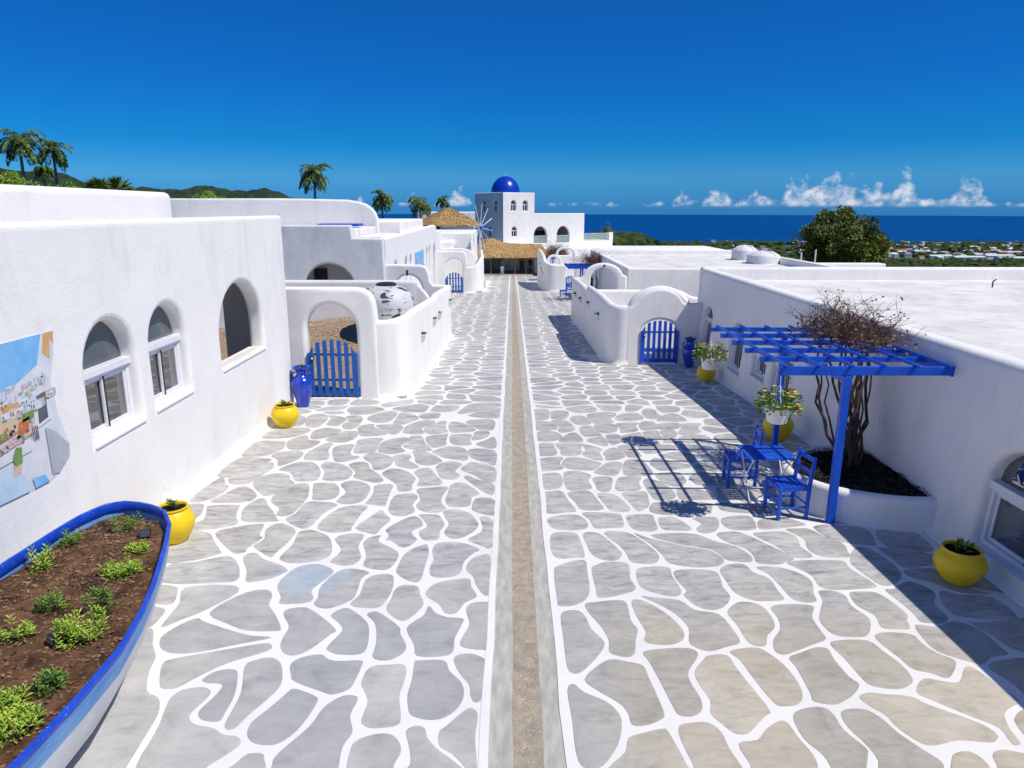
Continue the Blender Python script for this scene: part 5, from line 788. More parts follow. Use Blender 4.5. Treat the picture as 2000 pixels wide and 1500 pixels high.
gate((4.35,YC-.04,G(YC)+.04),(1,0),.62,1.15,1.0,5,BLUE,'narrow blue picket gate in the far right courtyard wall')
m=MB(); m.bb((2.6,53.8,-3.2),(9,68,-2.3)); m.build('yard_floor',CONC,R3)
m=MB()
for i in range(70): m.leaf((4.35+random.gauss(0,.16),53.85+random.gauss(0,.1),G(54)+.45+random.gauss(0,.12)),(random.gauss(0,1),random.gauss(0,1),random.gauss(0,1)),(random.gauss(0,1),0,1),.14,.11)
tag(m.build('flower_bush',PINK),'pink flower bush behind the narrow far right gate','flowers')
F_=thing('white_villa','far white villa block behind the right courtyard arches','building',(8,74,-3)); rbox('wall_block',(5.55,66,-4),(15,82,-.25),.09,PL,F_); rbox('wall_block',(6.2,62.5,-4),(15,66.1,-.75),.07,PL,F_)
rbox('low_wall',(2.65,84.5,-4.2),(4.4,85.0,-1.6),.12,PL,F_); rbox('low_wall',(3.1,80,-4.2),(3.4,84.6,-2.0),.1,PL,F_)
# ---------------------------------------------------------------- small plants
def sprig(mb,c,n,L,W,up=.7,spread=.05,h=.1):
    for i in range(n):
        a=random.random()*6.283; r=random.random()*spread
        d=(math.cos(a)*(1-up*random.random()),math.sin(a)*(1-up*random.random()),up*random.uniform(.4,1.3))
        mb.leaf((c[0]+r*math.cos(a),c[1]+r*math.sin(a),c[2]+random.random()*h),d,(random.gauss(0,.4),random.gauss(0,.4),1),L*random.uniform(.6,1.2),W)
def rosettes(mb,c,n,R_,H_,L,W):
    """several upright stems, each topped by whorls of pointed leaves"""
    for s in range(n):
        a=random.random()*6.283; rr=R_*math.sqrt(random.random()); h=H_*random.uniform(.35,1); b=Vector((c[0]+rr*math.cos(a),c[1]+rr*math.sin(a),c[2]))
        for k in range(11):
            t=k*2.4+random.random(); z=h*(.45+.55*k/11); el=.25+.9*k/11
            mb.leaf(b+Vector((0,0,z)),(math.cos(t),math.sin(t),el),(0,0,1),L*random.uniform(.7,1.15)*(1.1-.4*k/11),W)
# ---------------------------------------------------------------- pots and vases
def pot(x,y,r,label,squash=1.0,plant=1,z=None,pl_mat=LEAF):
    z=G(y)+.007 if z is None else z
    t=thing('round_pot',label,'pot',(x,y,z)); h=r*1.72*squash
    pr=[(.50,0),(.56,.02),(.74,.17),(.92,.36),(1.0,.54),(.985,.64),(.90,.78),(.76,.89),(.70,.925),(.70,.94),(.76,.955),(.775,.975),(.76,1.0),(.70,1.0),(.67,.985),(.66,.93),(.66,.90)]
    m=MB(); m.lathe([(a*r,b*h) for a,b in pr],36,(x,y,z)); m.build('pot_body',YEL,t,smooth=60)
    m=MB(); m.lathe([(r*.66,h*.915),(r*.3,h*.925),(0,h*.93)],24,(x,y,z),capb=False); m.build('soil',SOILD,t,smooth=60)
    m=MB()
    if plant==1: rosettes(m,(x,y,z+h*.92),5,r*.25,r*.55,r*.30,r*.09)
    elif plant==2: sprig(m,(x,y,z+h*.92),26,r*.35,r*.12,.8,r*.3,r*.2)
    m.build('plant',pl_mat,t); return t
pot(-4.16,8.10,.245,'yellow round pot with a leafy sprig beside the boat tip',1.08,1,pl_mat=LEAF)
pot(-4.36,13.15,.26,'yellow round pot with a cactus next to the blue vase, left wall',.98,2)
pot(5.00,17.8,.24,'small yellow pot under the hanging flowers beside the dark blue vase',.95,1)
pot(4.84,12.35,.27,'yellow pot behind the rear post of the pergola',1.0,0)
pot(4.93,7.12,.262,'yellow pot in the shade below the near right window',.88,2)
def vase(x,y,H,label,mat):
    z=G(y)+.007; t=thing('amphora_vase',label,'vase',(x,y,z))
    pr=[(.125,0),(.135,.02),(.14,.05),(.19,.25),(.245,.45),(.265,.56),(.25,.66),(.19,.735),(.13,.78),(.115,.82),(.12,.875),(.15,.93),(.205,.965),(.215,.985),(.20,1.0),(.16,.985),(.11,.95),(.10,.88)]
    m=MB(); m.lathe([(a*H,b*H) for a,b in pr],36,(x,y,z)); m.build('vase_body',mat,t,smooth=60)
    for s in (-1,1):
        m=MB(); pts=[(x+s*H*(.165+.075*math.sin(q)),y-.03*s,z+H*(.775-.075*math.cos(q))) for q in [math.pi*(i/8)*1.05 for i in range(9)]]; m.tube(pts,H*.021,7); m.build('handle',mat,t,smooth=60)
    m=MB(); m.lathe([(H*.105,H*.95),(0,H*.955)],16,(x,y,z),capb=False); m.build('soil',SOILD,t)
    m=MB(); sprig(m,(x,y,z+H*.95),22,H*.10,H*.035,.9,H*.05,H*.04); m.build('plant',LEAF,t); return t
vase(-4.49,14.78,.88,'bright blue two handled vase left of the tall blue gate',VBLUE)
vase(5.06,19.85,.84,'dark blue two handled vase in the shade by the humped gate',VBLUE)
# ---------------------------------------------------------------- boat planter
bo=thing('boat_planter','white rowing boat with blue rim filled with soil and plants, lower left corner','boat',(-3.78,3.6,0))
YT=6.95
XRp=[(0,-4.06),(.02,-3.92),(.08,-3.74),(.2,-3.55),(.51,-3.35),(1.0,-3.17),(1.61,-2.97),(1.94,-2.88),(2.33,-2.78),(2.71,-2.755),(3.34,-2.76),(4.5,-2.86),(5.7,-3.06),(6.4,-3.2)]
XLp=[(0,-4.06),(.02,-4.13),(.07,-4.22),(.2,-4.29),(.33,-4.34),(.61,-4.39),(.98,-4.42),(1.32,-4.45),(2.5,-4.50),(4,-4.50),(5.5,-4.35),(6.4,-4.2)]
def lerp_(P,s):
    for (a,ra),(b,rb) in zip(P,P[1:]):
        if a<=s<=b: return ra+(rb-ra)*(s-a)/(b-a)
    return P[-1][1]
def cxb(s): return (lerp_(XRp,s)+lerp_(XLp,s))/2
def hwid(s): return (lerp_(XRp,s)-lerp_(XLp,s))/2
ss=[0,.012,.03,.07,.13,.22,.34,.5,.7,.95,1.25,1.6,2,2.5,3,3.5,4,4.5,5,5.5,6,6.4]
def rimz(s): return .98+.04*math.exp(-s*1.2)
secs=[(1.0,0,0),(.985,-.10,0),(.93,-.25,1),(.80,-.48,1),(.62,-.70,1),(.46,-.86,1),(.30,-.97,1)]
def hull(rows,mat,name,par,inset=0):
    m=MB(); k=len(rows)
    for sd in (-1,1):
        b=len(m.v)
        for s in ss:
            w=max(hwid(s)-inset,0)
            for f,dz,_ in rows: m.v.append((cxb(s)+sd*w*f,YT-s-(.35*(1-f)*math.exp(-s*2.0)),rimz(s)+dz))
        for i in range(len(ss)-1):
            for j in range(k-1):
                q=[b+i*k+j,b+i*k+j+1,b+(i+1)*k+j+1,b+(i+1)*k+j]; m.f.append(q if sd>0 else q[::-1]); m.mi.append(0)
    return m.build(name,mat,par,smooth=60)
HULLW=pm('hull_white',(.74,.75,.75),(.62,.64,.66),3,.5,20,.15); HULLB=pm('hull_blue_band',(.05,.22,.58),(.18,.38,.66),2.5,.5,20,.15,vscale=(1,1,6)); RIMB=chipped('boat_rim_blue',(.006,.075,.58),(.003,.045,.42),(.55,.58,.62),.66,.38,(1,1,1))
hull([(1.0,-.03,0),(.985,-.12,0),(.955,-.22,0)],HULLB,'upper_strake',bo)
hull([(.955,-.22,0),(.90,-.36,0),(.80,-.52,0),(.66,-.70,0),(.50,-.86,0),(.34,-.985,0)],HULLW,'hull',bo)
# rim: rounded gunwale with a small step
def rim_sec(name,secf,mat):
    m=MB(); P=[]
    pts=[(cxb(s)+hwid(s),YT-s,rimz(s)) for s in ss[::-1]]+[(cxb(s)-hwid(s),YT-s,rimz(s)) for s in ss[1:]]
    k=len(pts); n_=len(secf)
    for i,p in enumerate(pts):
        a=Vector(pts[max(i-1,0)]); b=Vector(pts[min(i+1,k-1)]); d=(b-a); d.z=0; d.normalize(); o=Vector((d.y,-d.x,0))
        for u,z in secf: m.v.append(tuple(Vector(p)+o*u+Vector((0,0,z))))
    for i in range(k-1):
        for j in range(n_): m.f.append([i*n_+j,(i+1)*n_+j,(i+1)*n_+(j+1)%n_,i*n_+(j+1)%n_]); m.mi.append(0)
    return m.build(name,mat,bo,smooth=45)
rim_sec('gunwale',[(.013,-.032),(.017,-.004),(.011,.006),(-.002,.008),(-.014,.010),(-.020,.004),(-.023,-.085),(-.015,-.095),(.004,-.036)],RIMB)
m=MB()
def soil_z(x,y): return .885+.04*nz(x*2.2,y*2.2)+.02*nz(x*9,y*9)+.012*nz(x*22,y*22)
nu=46
for s in [i*.09 for i in range(0,71)]:
    w=max(hwid(s)-.05,.0)
    for j in range(nu+1):
        x=cxb(s)-w+2*w*j/nu; y=YT-.04-s; m.v.append((x,y,soil_z(x,y)))
for i in range(70):
    for j in range(nu): m.f.append([i*(nu+1)+j,i*(nu+1)+j+1,(i+1)*(nu+1)+j+1,(i+1)*(nu+1)+j]); m.mi.append(0)
m.build('soil',SOILB,bo,smooth=70)
m=MB()
for i in range(9500):
    s=random.uniform(.15,5.0); w=hwid(s)-.09; x=cxb(s)+random.uniform(-w,w); y=YT-s; r=random.choice((.004,.006,.009,.013,.02))*random.uniform(.7,1.2); z=soil_z(x,y); t=random.random()*6
    m.add([(x+r*math.cos(t+a),y+r*.7*math.sin(t+a),z+b*r) for a,b in ((0,.1),(1.6,.5),(3.1,0),(4.7,.4))]+[(x,y,z+r*.75)],[(0,1,4),(1,2,4),(2,3,4),(3,0,4)])
stuff(m.build('soil_crumbs',SCHIP,bo))
m=MB()
for i in range(26):
    s=random.uniform(.3,4.5); w=hwid(s)-.2; x=cxb(s)+random.uniform(-w,w); y=YT-s; t=random.random()*6; L=random.uniform(.04,.13); z=soil_z(x,y)+.012; m.tube([(x,y,z),(x+L*math.cos(t),y+L*math.sin(t),z+.015)],.003,4)
stuff(m.build('twigs',TWIG,bo))
m=MB()
for i in range(70):
    s=random.uniform(.3,4.6); w=hwid(s)-.15; x=cxb(s)+random.uniform(-w,w); y=YT-s; m.leaf((x,y,soil_z(x,y)+.012),(random.gauss(0,1),random.gauss(0,1),.1),(random.gauss(0,.4),random.gauss(0,.4),1),random.uniform(.025,.06),.022)
stuff(m.build('leaf_litter',DLEAF,bo))
# boat plants from the photo
BP=[(250,1022,.13,.20,1,'bushy green plant at the bow end of the boat soil'),(268,1070,.10,.12,0,'low yellowish plant near the boat bow by the small lamp'),(240,1112,.15,.12,0,'spreading pale green plant with an orange bloom in the boat'),(136,1058,.10,.17,1,'small leafy plant along the far rim of the boat'),(80,1100,.12,.22,0,'thin trailing plant at the far rim near the left edge'),(100,1178,.11,.17,1,'dark green plant alone in the middle of the boat'),(198,1185,.10,.19,1,'upright green plant right of the middle of the boat'),(158,1235,.17,.24,0,'largest lime green plant beside the fallen black lamp in the boat'),(32,1240,.13,.15,0,'lime plant at the left edge in the middle of the boat'),(100,1335,.085,.17,1,'round lime plant in the front part of the boat soil'),(22,1370,.10,.18,0,'thin lime plant near the lower left edge of the boat'),(18,1420,.17,.18,0,'large lime plant in the lower left corner of the boat')]
def at_z(px,py,z):
    a=(px-1000)/1388; b=(750-py)/1388; th=R(13.77); f=math.cos(th)+b*math.sin(th); u=-math.sin(th)+b*math.cos(th); t=(z-4)/u; return (a*t,f*t)
for px,py,r,h_,kind,lab in BP:
    x,y=at_z(px,py+8,.90); z=soil_z(x,y)-.01; m=MB(); rosettes(m,(x,y,z),14 if r<.15 else 34,r,h_,.052,.015); sprig(m,(x,y,z+.005),60 if r<.15 else 220,.05,.014,.25,r*.95,.03)
    tag(m.build('boat_plant',LEAF if kind else LEAFY),lab,'plant','plants growing in the boat')
for (px,py,rz,lab) in ((285,1046,.4,'small grey spotlight lying near the boat bow'),(110,1250,-.5,'black spotlight lying among the plants in the middle of the boat')):
    x,y=at_z(px,py,.92); t=thing('garden_spotlight',lab,'lamp',(x,y,soil_z(x,y)),rz); m=MB(); m.bb((-.05,-.035,.02),(.05,.035,.09)); m.build('housing',DSEAL,t,bevel=.008,world=False); m=MB(); m.bb((-.042,-.042,.03),(.042,-.0352,.082)); m.build('lens',GLASSG,t,world=False); m=MB(); m.tube([(0,.0,-.03),(0,0,.03)],.01,6); m.build('spike',DSEAL,t,world=False)
# ---------------------------------------------------------------- pergola
P1=thing('pergola','blue slatted pergola on two posts against the right villa','pergola',(4.2,8.67,0))
X0,X1,PY0,PY1=3.40,5.50,8.67,11.70
def pergola(P,x0,x1,y0,y1,zb,posts,nb,nr,bev=.006):
    for px,py,pz in posts:
        m=MB(); m.bb((px-.045,py-.045,pz),(px+.045,py+.045,zb)); m.build('post',BLUE,P,bevel=bev)
    for i in range(nb):
        y=y0+(y1-y0)*i/(nb-1); m=MB(); m.bb((x0-.06 if i in (0,) else x0-.10,y-.02,zb+(.01 if i==0 else .055)),(x1,y+.02,zb+.125)); m.build('beam',BLUE,P,bevel=bev)
    for i in range(nr):
        x=x0+.02+(x1-x0-.08)*i/(nr-1); m=MB(); m.bb((x-.019,y0-.09,zb+.125),(x+.019,y1+.06,zb+.16)); m.build('batten',BLUE,P,bevel=bev)
    m=MB(); m.bb((x1-.0,y0-.02,zb-.005),(x1+.045,y1+.02,zb+.12)); m.build('ledger',BLUE,P,bevel=bev)
    px=posts[0][0]; m=MB(); m.bb((px-.04,y0+.05,zb-.09),(px+.04,y1-.05,zb-.002)); m.build('carrier_beam',BLUE,P,bevel=bev)
pergola(P1,X0,X1,PY0,PY1,1.985,[(4.2,8.67,0.0),(4.55,11.7,-.05)],6,6)
# planter and mulch
PT=[(5.5,8.47),(5.0,8.48),(4.55,8.62),(4.15,8.88),(3.92,9.25),(3.88,9.65),(4.02,10.0),(4.35,10.32),(4.8,10.55),(5.55,10.68)]
pl=thing('planter_bed','low white curved planter bed of dark mulch below the pergola','planter',(4.8,9.5,0))
sweep('planter_wall',[(a+.09,b+(.02 if b<9.5 else -.02),.44) for a,b in PT],.17,PL,pl,flare=.03)
m=MB(); q=[tuple(p) for p in cr([(a+.1,b) for a,b in PT],4,False)]; cx,cy=5.66,9.55
nr_=9
for k in range(nr_):
    f=k/(nr_-1)
    for a,b in q: x=cx+(a-cx)*f; y=cy+(b-cy)*f; m.v.append((x,y,.385+.05*(1-f)+.03*nz(x*4,y*4)))
L_=len(q)
for k in range(nr_-1):
    for j in range(L_-1): m.f.append([k*L_+j,(k+1)*L_+j,(k+1)*L_+j+1,k*L_+j+1]); m.mi.append(0)
m.build('mulch',SOILD,pl,smooth=70)
m=MB(); poly2=[(p[0],p[1]) for p in q]
for i in range(3500):
    x=random.uniform(3.95,5.52); y=random.uniform(8.55,10.6)
    if not inside((x,y),[(5+(a-5)*.93,9.55+(b-9.55)*.93) for a,b in poly2]): continue
    r=random.uniform(.008,.026); t=random.random()*6; z=.415+.03*(1-min(1,math.hypot(x-5.6,y-9.5)/1.5))+.03*nz(x*4,y*4)+.004
    m.add([(x+r*math.cos(t),y+r*math.sin(t),z),(x-.35*r*math.sin(t),y+.35*r*math.cos(t),z+r*.5),(x-r*math.cos(t),y-r*math.sin(t),z+.2*r),(x+.35*r*math.sin(t),y-.35*r*math.cos(t),z)],[(0,1,2,3)])
stuff(m.build('mulch_chips',CHIP,pl))
# vine: twisted stems and a dry crown of twigs over the pergola
def vine(label,base,topc,spread,htop,nst,ntw,seed,sc=1.0,leafn=900):
    rn=random.Random(seed); v=thing('dry_vine',label,'vine',base); b=Vector(base)
    m=MB(); tips=[]
    for i in range(nst):
        a=rn.random()*6.28; p=b+Vector((rn.gauss(0,.05),rn.gauss(0,.05),-.05))*sc; q=Vector(topc)+Vector((rn.gauss(0,spread[0]*.35),rn.gauss(0,spread[1]*.35),0)); pts=[]; bulge=Vector((math.cos(a),math.sin(a)*.8,0))*rn.uniform(.05,.34)*sc
        for k in range(9):
            t=k/8; w=p.lerp(q,t**1.3)+bulge*math.sin(t*math.pi)+Vector((rn.gauss(0,.025),rn.gauss(0,.025),0))*sc; w.z=p.z+(q.z-p.z)*t; pts.append(w)
        r0=rn.uniform(.014,.034)*sc
        m.tube(pts,[r0*(1-.5*k/8) for k in range(9)],6); tips.append(pts[-1])
    for i in range(3):
        pts=[b+Vector((0,0,-.05)),b+Vector((.03*i,.05*i,.3))*sc,b+Vector((.05*(i-1),.08*(i-1),.75))*sc,b+Vector((.10*(i-1),.14*(i-1),1.2))*sc]; m.tube(pts,[.05*sc,.042*sc,.034*sc,.02*sc],8)
    for i in range(0):
        z=rn.uniform(.35,1.0); p=b+Vector((rn.gauss(0,.12),rn.gauss(0,.12),z))*1; d=Vector((rn.choice((-1,1))*rn.uniform(.2,.5),rn.gauss(0,.15),rn.uniform(-.15,.35)))*sc; m.tube([p,p+d*.5+Vector((0,0,.05)),p+d],[.012*sc,.009*sc,.004*sc],5)
    m.build('stems',WOODB,v,smooth=60)
    m=MB(); lv=[]
    def tw(p,d,L,r,dep):
        pts=[p]
        if sc==1.0 and (p.x>5.75 or p.x<4.1): return
        for k in range(3):
            d=(d+Vector((rn.gauss(0,.22),rn.gauss(0,.22),rn.gauss(0,.16)))).normalized(); p=p+d*L/3; pts.append(p)
        m.tube(pts,[r,r*.8,r*.6,r*.35],3,cap=False); lv.append(p); lv.append(pts[1])
        if dep>0:
            for k in range(rn.choice((2,2,3))): tw(pts[rn.choice((1,2,3))],(d+Vector((rn.gauss(0,.7),rn.gauss(0,.7),rn.gauss(.05,.5)))).normalized(),L*rn.uniform(.5,.8),r*.62,dep-1)
    for i in range(ntw):
        p=Vector(topc)+Vector((rn.gauss(0,spread[0]*.5),rn.gauss(0,spread[1]*.5),rn.uniform(-.05,.12)*sc)); d=Vector((rn.gauss(0,.75),rn.gauss(0,.75),abs(rn.gauss(.45,.4)))).normalized(); tw(p,d,htop*rn.uniform(.28,.62),.008*sc,2)
    stuff(m.build('twigs',TWIG,v))
    m=MB()
    for i in range(leafn):
        p=rn.choice(lv)+Vector((rn.gauss(0,.05),rn.gauss(0,.05),rn.gauss(-.02,.05)))*sc; m.leaf(p,(rn.gauss(0,1),rn.gauss(0,1),rn.gauss(0,.6)),(rn.gauss(0,1),rn.gauss(0,1),1),.05*sc,.034*sc)
    for i in range(int(leafn*.6)):
        p=Vector(topc)+Vector((rn.gauss(.1,spread[0]*.42),rn.gauss(0,spread[1]*.5),rn.uniform(-.02,.14)*sc)); m.leaf(p,(rn.gauss(0,1),rn.gauss(0,1),rn.gauss(0,.4)),(rn.gauss(0,1),rn.gauss(0,1),1),.06*sc,.04*sc)
    stuff(m.build('dry_leaves',DLEAF,v)); return v
vine('leafless brown vine with twisted stems climbing over the blue pergola',(4.92,9.75,.42),(5.0,10.45,2.16),(.46,.85),.78,15,190,11,1.0,600)
# ---------------------------------------------------------------- chairs and table
def chair(label,feet,hb=.86,hsx=.45):
    """feet: front-far, front-near, back-near, back-far corner points on the ground"""
    c=thing('slatted_chair',label,'chair',(sum(f[0] for f in feet)/4,sum(f[1] for f in feet)/4,G(feet[0][1])+.007))
    z0=c.location.z; ff,fn,bn,bf=[Vector((f[0],f[1],z0)) for f in feet]; k=.042
    def V(p,z): return Vector((p.x,p.y,z0+z))
    back=((bn+bf)/2-(fn+ff)/2).normalized()
    for p in (ff,fn): m=MB(); m.bar(V(p,0),V(p,hsx+.01),k,k,back); m.build('leg',BLUE,c,bevel=.005)
    tops=[]
    for p in (bn,bf):
        m=MB(); a=V(p,0); b=V(p,hsx)+back*.01; t=V(p,hb)+back*.05; m.bar(a,b,k,k,back); m.bar(b-(b-a).normalized()*.004,t,k*.98,k*.98,back); m.build('leg',BLUE,c,bevel=.005); tops.append((b,t))
    for a,b in ((ff,fn),(bn,bf),(ff,bf),(fn,bn)):
        m=MB(); m.bar(V(a,hsx-.03),V(b,hsx-.03),.024,.05); m.build('seat_rail',BLUE,c,bevel=.004)
    for a,b,z in ((ff,bf,.16),(fn,bn,.16),(ff,fn,.24),(bn,bf,.2),(ff,bf,.30)):
        m=MB(); m.bar(V(a,z),V(b,z),.022,.028); m.build('stretcher',BLUE,c,bevel=.004)
    n=7
    for i in range(n):
        f=(i+.5)/n; a=ff.lerp(bf,f); b=fn.lerp(bn,f); d=(b-a).normalized()*.015; m=MB(); m.bar(V(a-d,hsx+.004),V(b+d,hsx+.004),.043,.016); m.build('seat_slat',BLUE,c,bevel=.003)
    for f,hh in ((.42,.05),(.86,.06)):
        m=MB(); m.bar(tops[0][0].lerp(tops[0][1],f),tops[1][0].lerp(tops[1][1],f),.02,hh); m.build('back_slat',BLUE,c,bevel=.003)
    return c
chair('blue slatted chair in front, right of the table beside the front post',[(3.50,9.14),(3.54,8.74),(3.93,8.80),(3.89,9.19)])
chair('blue slatted chair behind the small table under the pergola',[(3.25,10.24),(3.22,9.92),(3.61,9.90),(3.66,10.27)])
tb=thing('bistro_table','small blue slatted table on crossed white metal legs under the pergola','table',(3.56,9.56,0)); H_=.66
for i in range(8):
    y=9.28+i*.075; m=MB(); m.bb((3.28,y-.03,H_),(3.92,y+.03,H_+.02)); m.build('top_slat',BLUE,tb,bevel=.004)
for x in (3.34,3.86):
    m=MB(); m.bb((x-.015,9.25,H_-.03),(x+.015,9.84,H_-.001)); m.build('top_bearer',WMET,tb)
    for a,b in ((9.28,9.80),(9.80,9.28)):
        m=MB(); m.tube([(x,a,0.0),(x,b,H_-.02)],.009,6); m.build('leg',WMET,tb)
for y in (9.29,9.79): m=MB(); m.tube([(3.34,y,.04),(3.86,y,.04)],.007,6); m.build('stretcher',WMET,tb)
# ---------------------------------------------------------------- hanging flower pots
def hanging(x,y,zt,label,zp):
    t=thing('hanging_pot',label,'flowers',(x,y,zp)); m=MB(); m.lathe([(.10,0),(.12,.01),(.155,.18),(.165,.185),(.165,.205),(.15,.205),(.145,.17)],20,(x,y,zp)); m.build('pot_body',WPOT,t,smooth=50)
    for k in range(3):
        a=k*2.09+.4; m=MB(); m.tube([(x+.15*math.cos(a),y+.15*math.sin(a),zp+.2),(x,y,zt-.12),(x,y,zt)],.006,5); m.build('hanger',WMET,t)
    m=MB(); f=MB()
    for i in range(420):
        a=random.random()*6.283; e=random.uniform(-.5,1); r=.27*random.random()**.4; p=Vector((x+r*math.cos(a)*math.cos(e),y+r*math.sin(a)*math.cos(e),zp+.24+r*.75*math.sin(e)))
        m.leaf(p,(math.cos(a),math.sin(a),random.gauss(.1,.6)),(random.gauss(0,.5),random.gauss(0,.5),1),.062,.036)
    for i in range(44):
        a=random.random()*6.283; e=random.uniform(-.5,1.1); r=.285; p=Vector((x+r*math.cos(a)*math.cos(e),y+r*math.sin(a)*math.cos(e),zp+.25+r*.75*math.sin(e)))
        for k in range(6): b=k*1.05; f.leaf(p,(math.cos(b),math.sin(b),.35),(0,0,1),.036,.030)
    m.build('leaves',LEAF,t); f.build('blossoms',FLOW,t); return t
hanging(3.37,8.66,1.99,'white hanging pot of orange yellow flowers at the front corner of the pergola',1.38)
hanging(3.33,11.70,1.99,'white hanging pot of yellow flowers at the far corner of the pergola',1.40)
# ---------------------------------------------------------------- wall pots on the courtyard walls
def wallpot(x,y,z,s,label):
    t=thing('wall_pot',label,'pot',(x,y,z)); a0,a1=((-math.pi/2,math.pi/2) if s>0 else (math.pi/2,1.5*math.pi))
    m=MB(); m.lathe([(.05,0),(.09,.06),(.115,.17),(.13,.175),(.13,.2),(.10,.2),(.09,.12)],14,(x,y,z),a0=a0,a1=a1); m.build('pot_body',WPOT,t,smooth=50)
    m=MB(); sprig(m,(x+s*.05,y,z+.17),24,.09,.03,.8,.05,.05); m.build('plant',TWIG if s<0 else LEAF,t)
for (y,z,lab) in ((17.9,.72,'nearest white wall pot on the left courtyard wall'),(20.6,.70,'second white wall pot on the left courtyard wall'),(22.1,.66,'third white wall pot on the left courtyard wall'),(25.9,.58,'farthest white wall pot on the left courtyard wall')): wallpot(-2.305,y,z,1,lab)
for (y,z,lab) in ((22.6,.56,'nearest wall pot on the shaded right courtyard wall'),(25.9,.50,'second wall pot on the shaded right courtyard wall'),(29.2,.26,'third wall pot on the shaded right courtyard wall'),(31.5,.2,'farthest wall pot on the shaded right courtyard wall')): wallpot(2.785 if y<24 else 2.83,y,z,-1,lab)
for (y,z,lab) in ((55.6,-.9,'nearest wall pot on the rounded far right wall'),(57.3,-.75,'middle wall pot on the rounded far right wall'),(59.3,-.5,'farthest wall pot on the rounded far right wall')): wallpot(2.39,y,z,-1,lab)
# ---------------------------------------------------------------- domed building at the end of the street
ANG=math.atan2(.59,.81); cu_,su_=math.cos(ANG),math.sin(ANG); O_=Vector((-1.2,98,0))
DB=thing('domed_building','white tower with a blue dome and a lower arcaded wing at the street end','building',(-1.2,98,-4))
uF=(cu_,su_,0); uL=(su_,-cu_,0)      # front runs right and back; left side
def arch_d(cx,hw,z0,zs,zt): return arch(cx,hw,z0,zs,zt,12)
fw=[(1.75,.43,3.85,4.75,5.25),(3.75,.43,3.85,4.75,5.25),(1.9,.43,.45,1.3,1.78)]
HFR=[arch_d(c,h_,a,b,t) for c,h_,a,b,t in fw]+[arch_d(6.45,1.18,-.55,.5,1.75),arch_d(10.6,1.18,-.55,.5,1.75)]
plate('front_wall',[(0,-4.5),(14.6,-4.5),(14.6,3.55),(5.35,3.55),(5.35,6.28),(0,6.28)],HFR,.4,.09,PL,tuple(O_),uF,DB)
OL=O_-Vector((su_,-cu_,0))*6.9
lw=[(6.9-4.55,.43,3.85,4.75,5.25),(6.9-1.85,.43,3.85,4.75,5.25),(6.9-3.3,.43,.45,1.3,1.78)]
plate('side_wall',[(0,-4.5),(6.87,-4.5),(6.87,6.28),(0,6.28)],[arch_d(c,h_,a,b,t) for c,h_,a,b,t in lw],.4,.09,PL,tuple(OL),uL,DB)
for c,h_,a,b,t in fw: p=O_+Vector(uF)*c; window(DB,(p.x,p.y),uF,h_,a,b-.1,t,rec=.2,full=False,sill=False)
for c,h_,a,b,t in lw: p=OL+Vector(uL)*c; window(DB,(p.x,p.y),uL,h_,a,b-.1,t,rec=.2,full=False,sill=False)
def loc(u,v,z): return O_+Vector((cu_*u-su_*v,su_*u+cu_*v,z))
Md=Matrix.Translation(O_)@Matrix.Rotation(ANG,4,'Z')
m=MB(Md); m.bb((5.35,.2,-4.5),(5.75-.4,6.9,6.2)); m.bb((.1,6.5,-4.5),(5.35,6.9,6.2)); m.build('rear_wall',PL,DB)
m=MB(Md); m.bb((.2,.2,5.9),(5.3,6.8,6.0)); m.build('tower_roof',ROOF,DB); m=MB(Md); m.bb((5.35,.2,3.0),(14.5,7,3.15)); m.build('wing_roof',ROOF,DB)
m=MB(Md); m.bb((5.3,5.6,-4.5),(14.6,5.8,3.0)); m.build('gallery_wall',PLW,DB); m=MB(Md); m.bb((5.3,.3,-.75),(14.6,5.6,-.6)); m.build('gallery_floor',PLW,DB)
m=MB(Md); m.bb((14.2,.3,-4.5),(14.6,5.8,3.0)); m.build('end_wall',PL,DB)
for c in (6.45,10.6):
    m=MB(Md); m.bb((c-1.15,.18,-.5),(c+1.15,.2,.42)); r_=m.build('railing_glass',RGLASS,DB); m=MB(Md); m.bb((c-1.15,.15,.42),(c+1.15,.22,.47)); m.build('handrail',WMET,r_)
m=MB(Md); m.bb((6.3,5.5,-.6),(7.2,5.58,1.1)); m.build('door',DSEAL,DB); m=MB(Md); m.bb((9.9,5.5,-.2),(11.6,5.58,1.0)); m.build('inner_window',GLASSG,DB)
m=MB(Md); m.bb((14.6,0,-4.5),(20.4,3.5,-.42)); m.build('terrace',PL,DB); m=MB(Md); m.bb((19.6,-.02,-.42),(20.4,.4,.72)); m.build('terrace_pier',PL,DB); m=MB(Md); m.bb((14.6,.1,-.42),(19.6,.14,.6)); m.build('terrace_glass',RGLASS,DB); m=MB(Md); m.bb((14.6,.08,.6),(19.6,.16,.65)); m.build('handrail',WMET,DB)
dc=loc(2.75,3.3,0); DOMEB=pm('dome_blue',(.004,.045,.46),(.004,.035,.38),1.2,.28,2,.05,.02,.5,coat=.3)
m=MB(); m.lathe([(2.02*math.cos(a),6.2+2.32*math.sin(a)) for a in [math.pi/2*i/14 for i in range(15)]],40,(dc.x,dc.y,0)); m.build('dome',DOMEB,DB,smooth=60)
m=MB(); m.tube([(dc.x,dc.y,8.45),(dc.x,dc.y,9.0)],.03,6); m.tube([(dc.x-.15,dc.y,8.85),(dc.x+.15,dc.y,8.85)],.025,6); m.build('finial',WMET,DB)
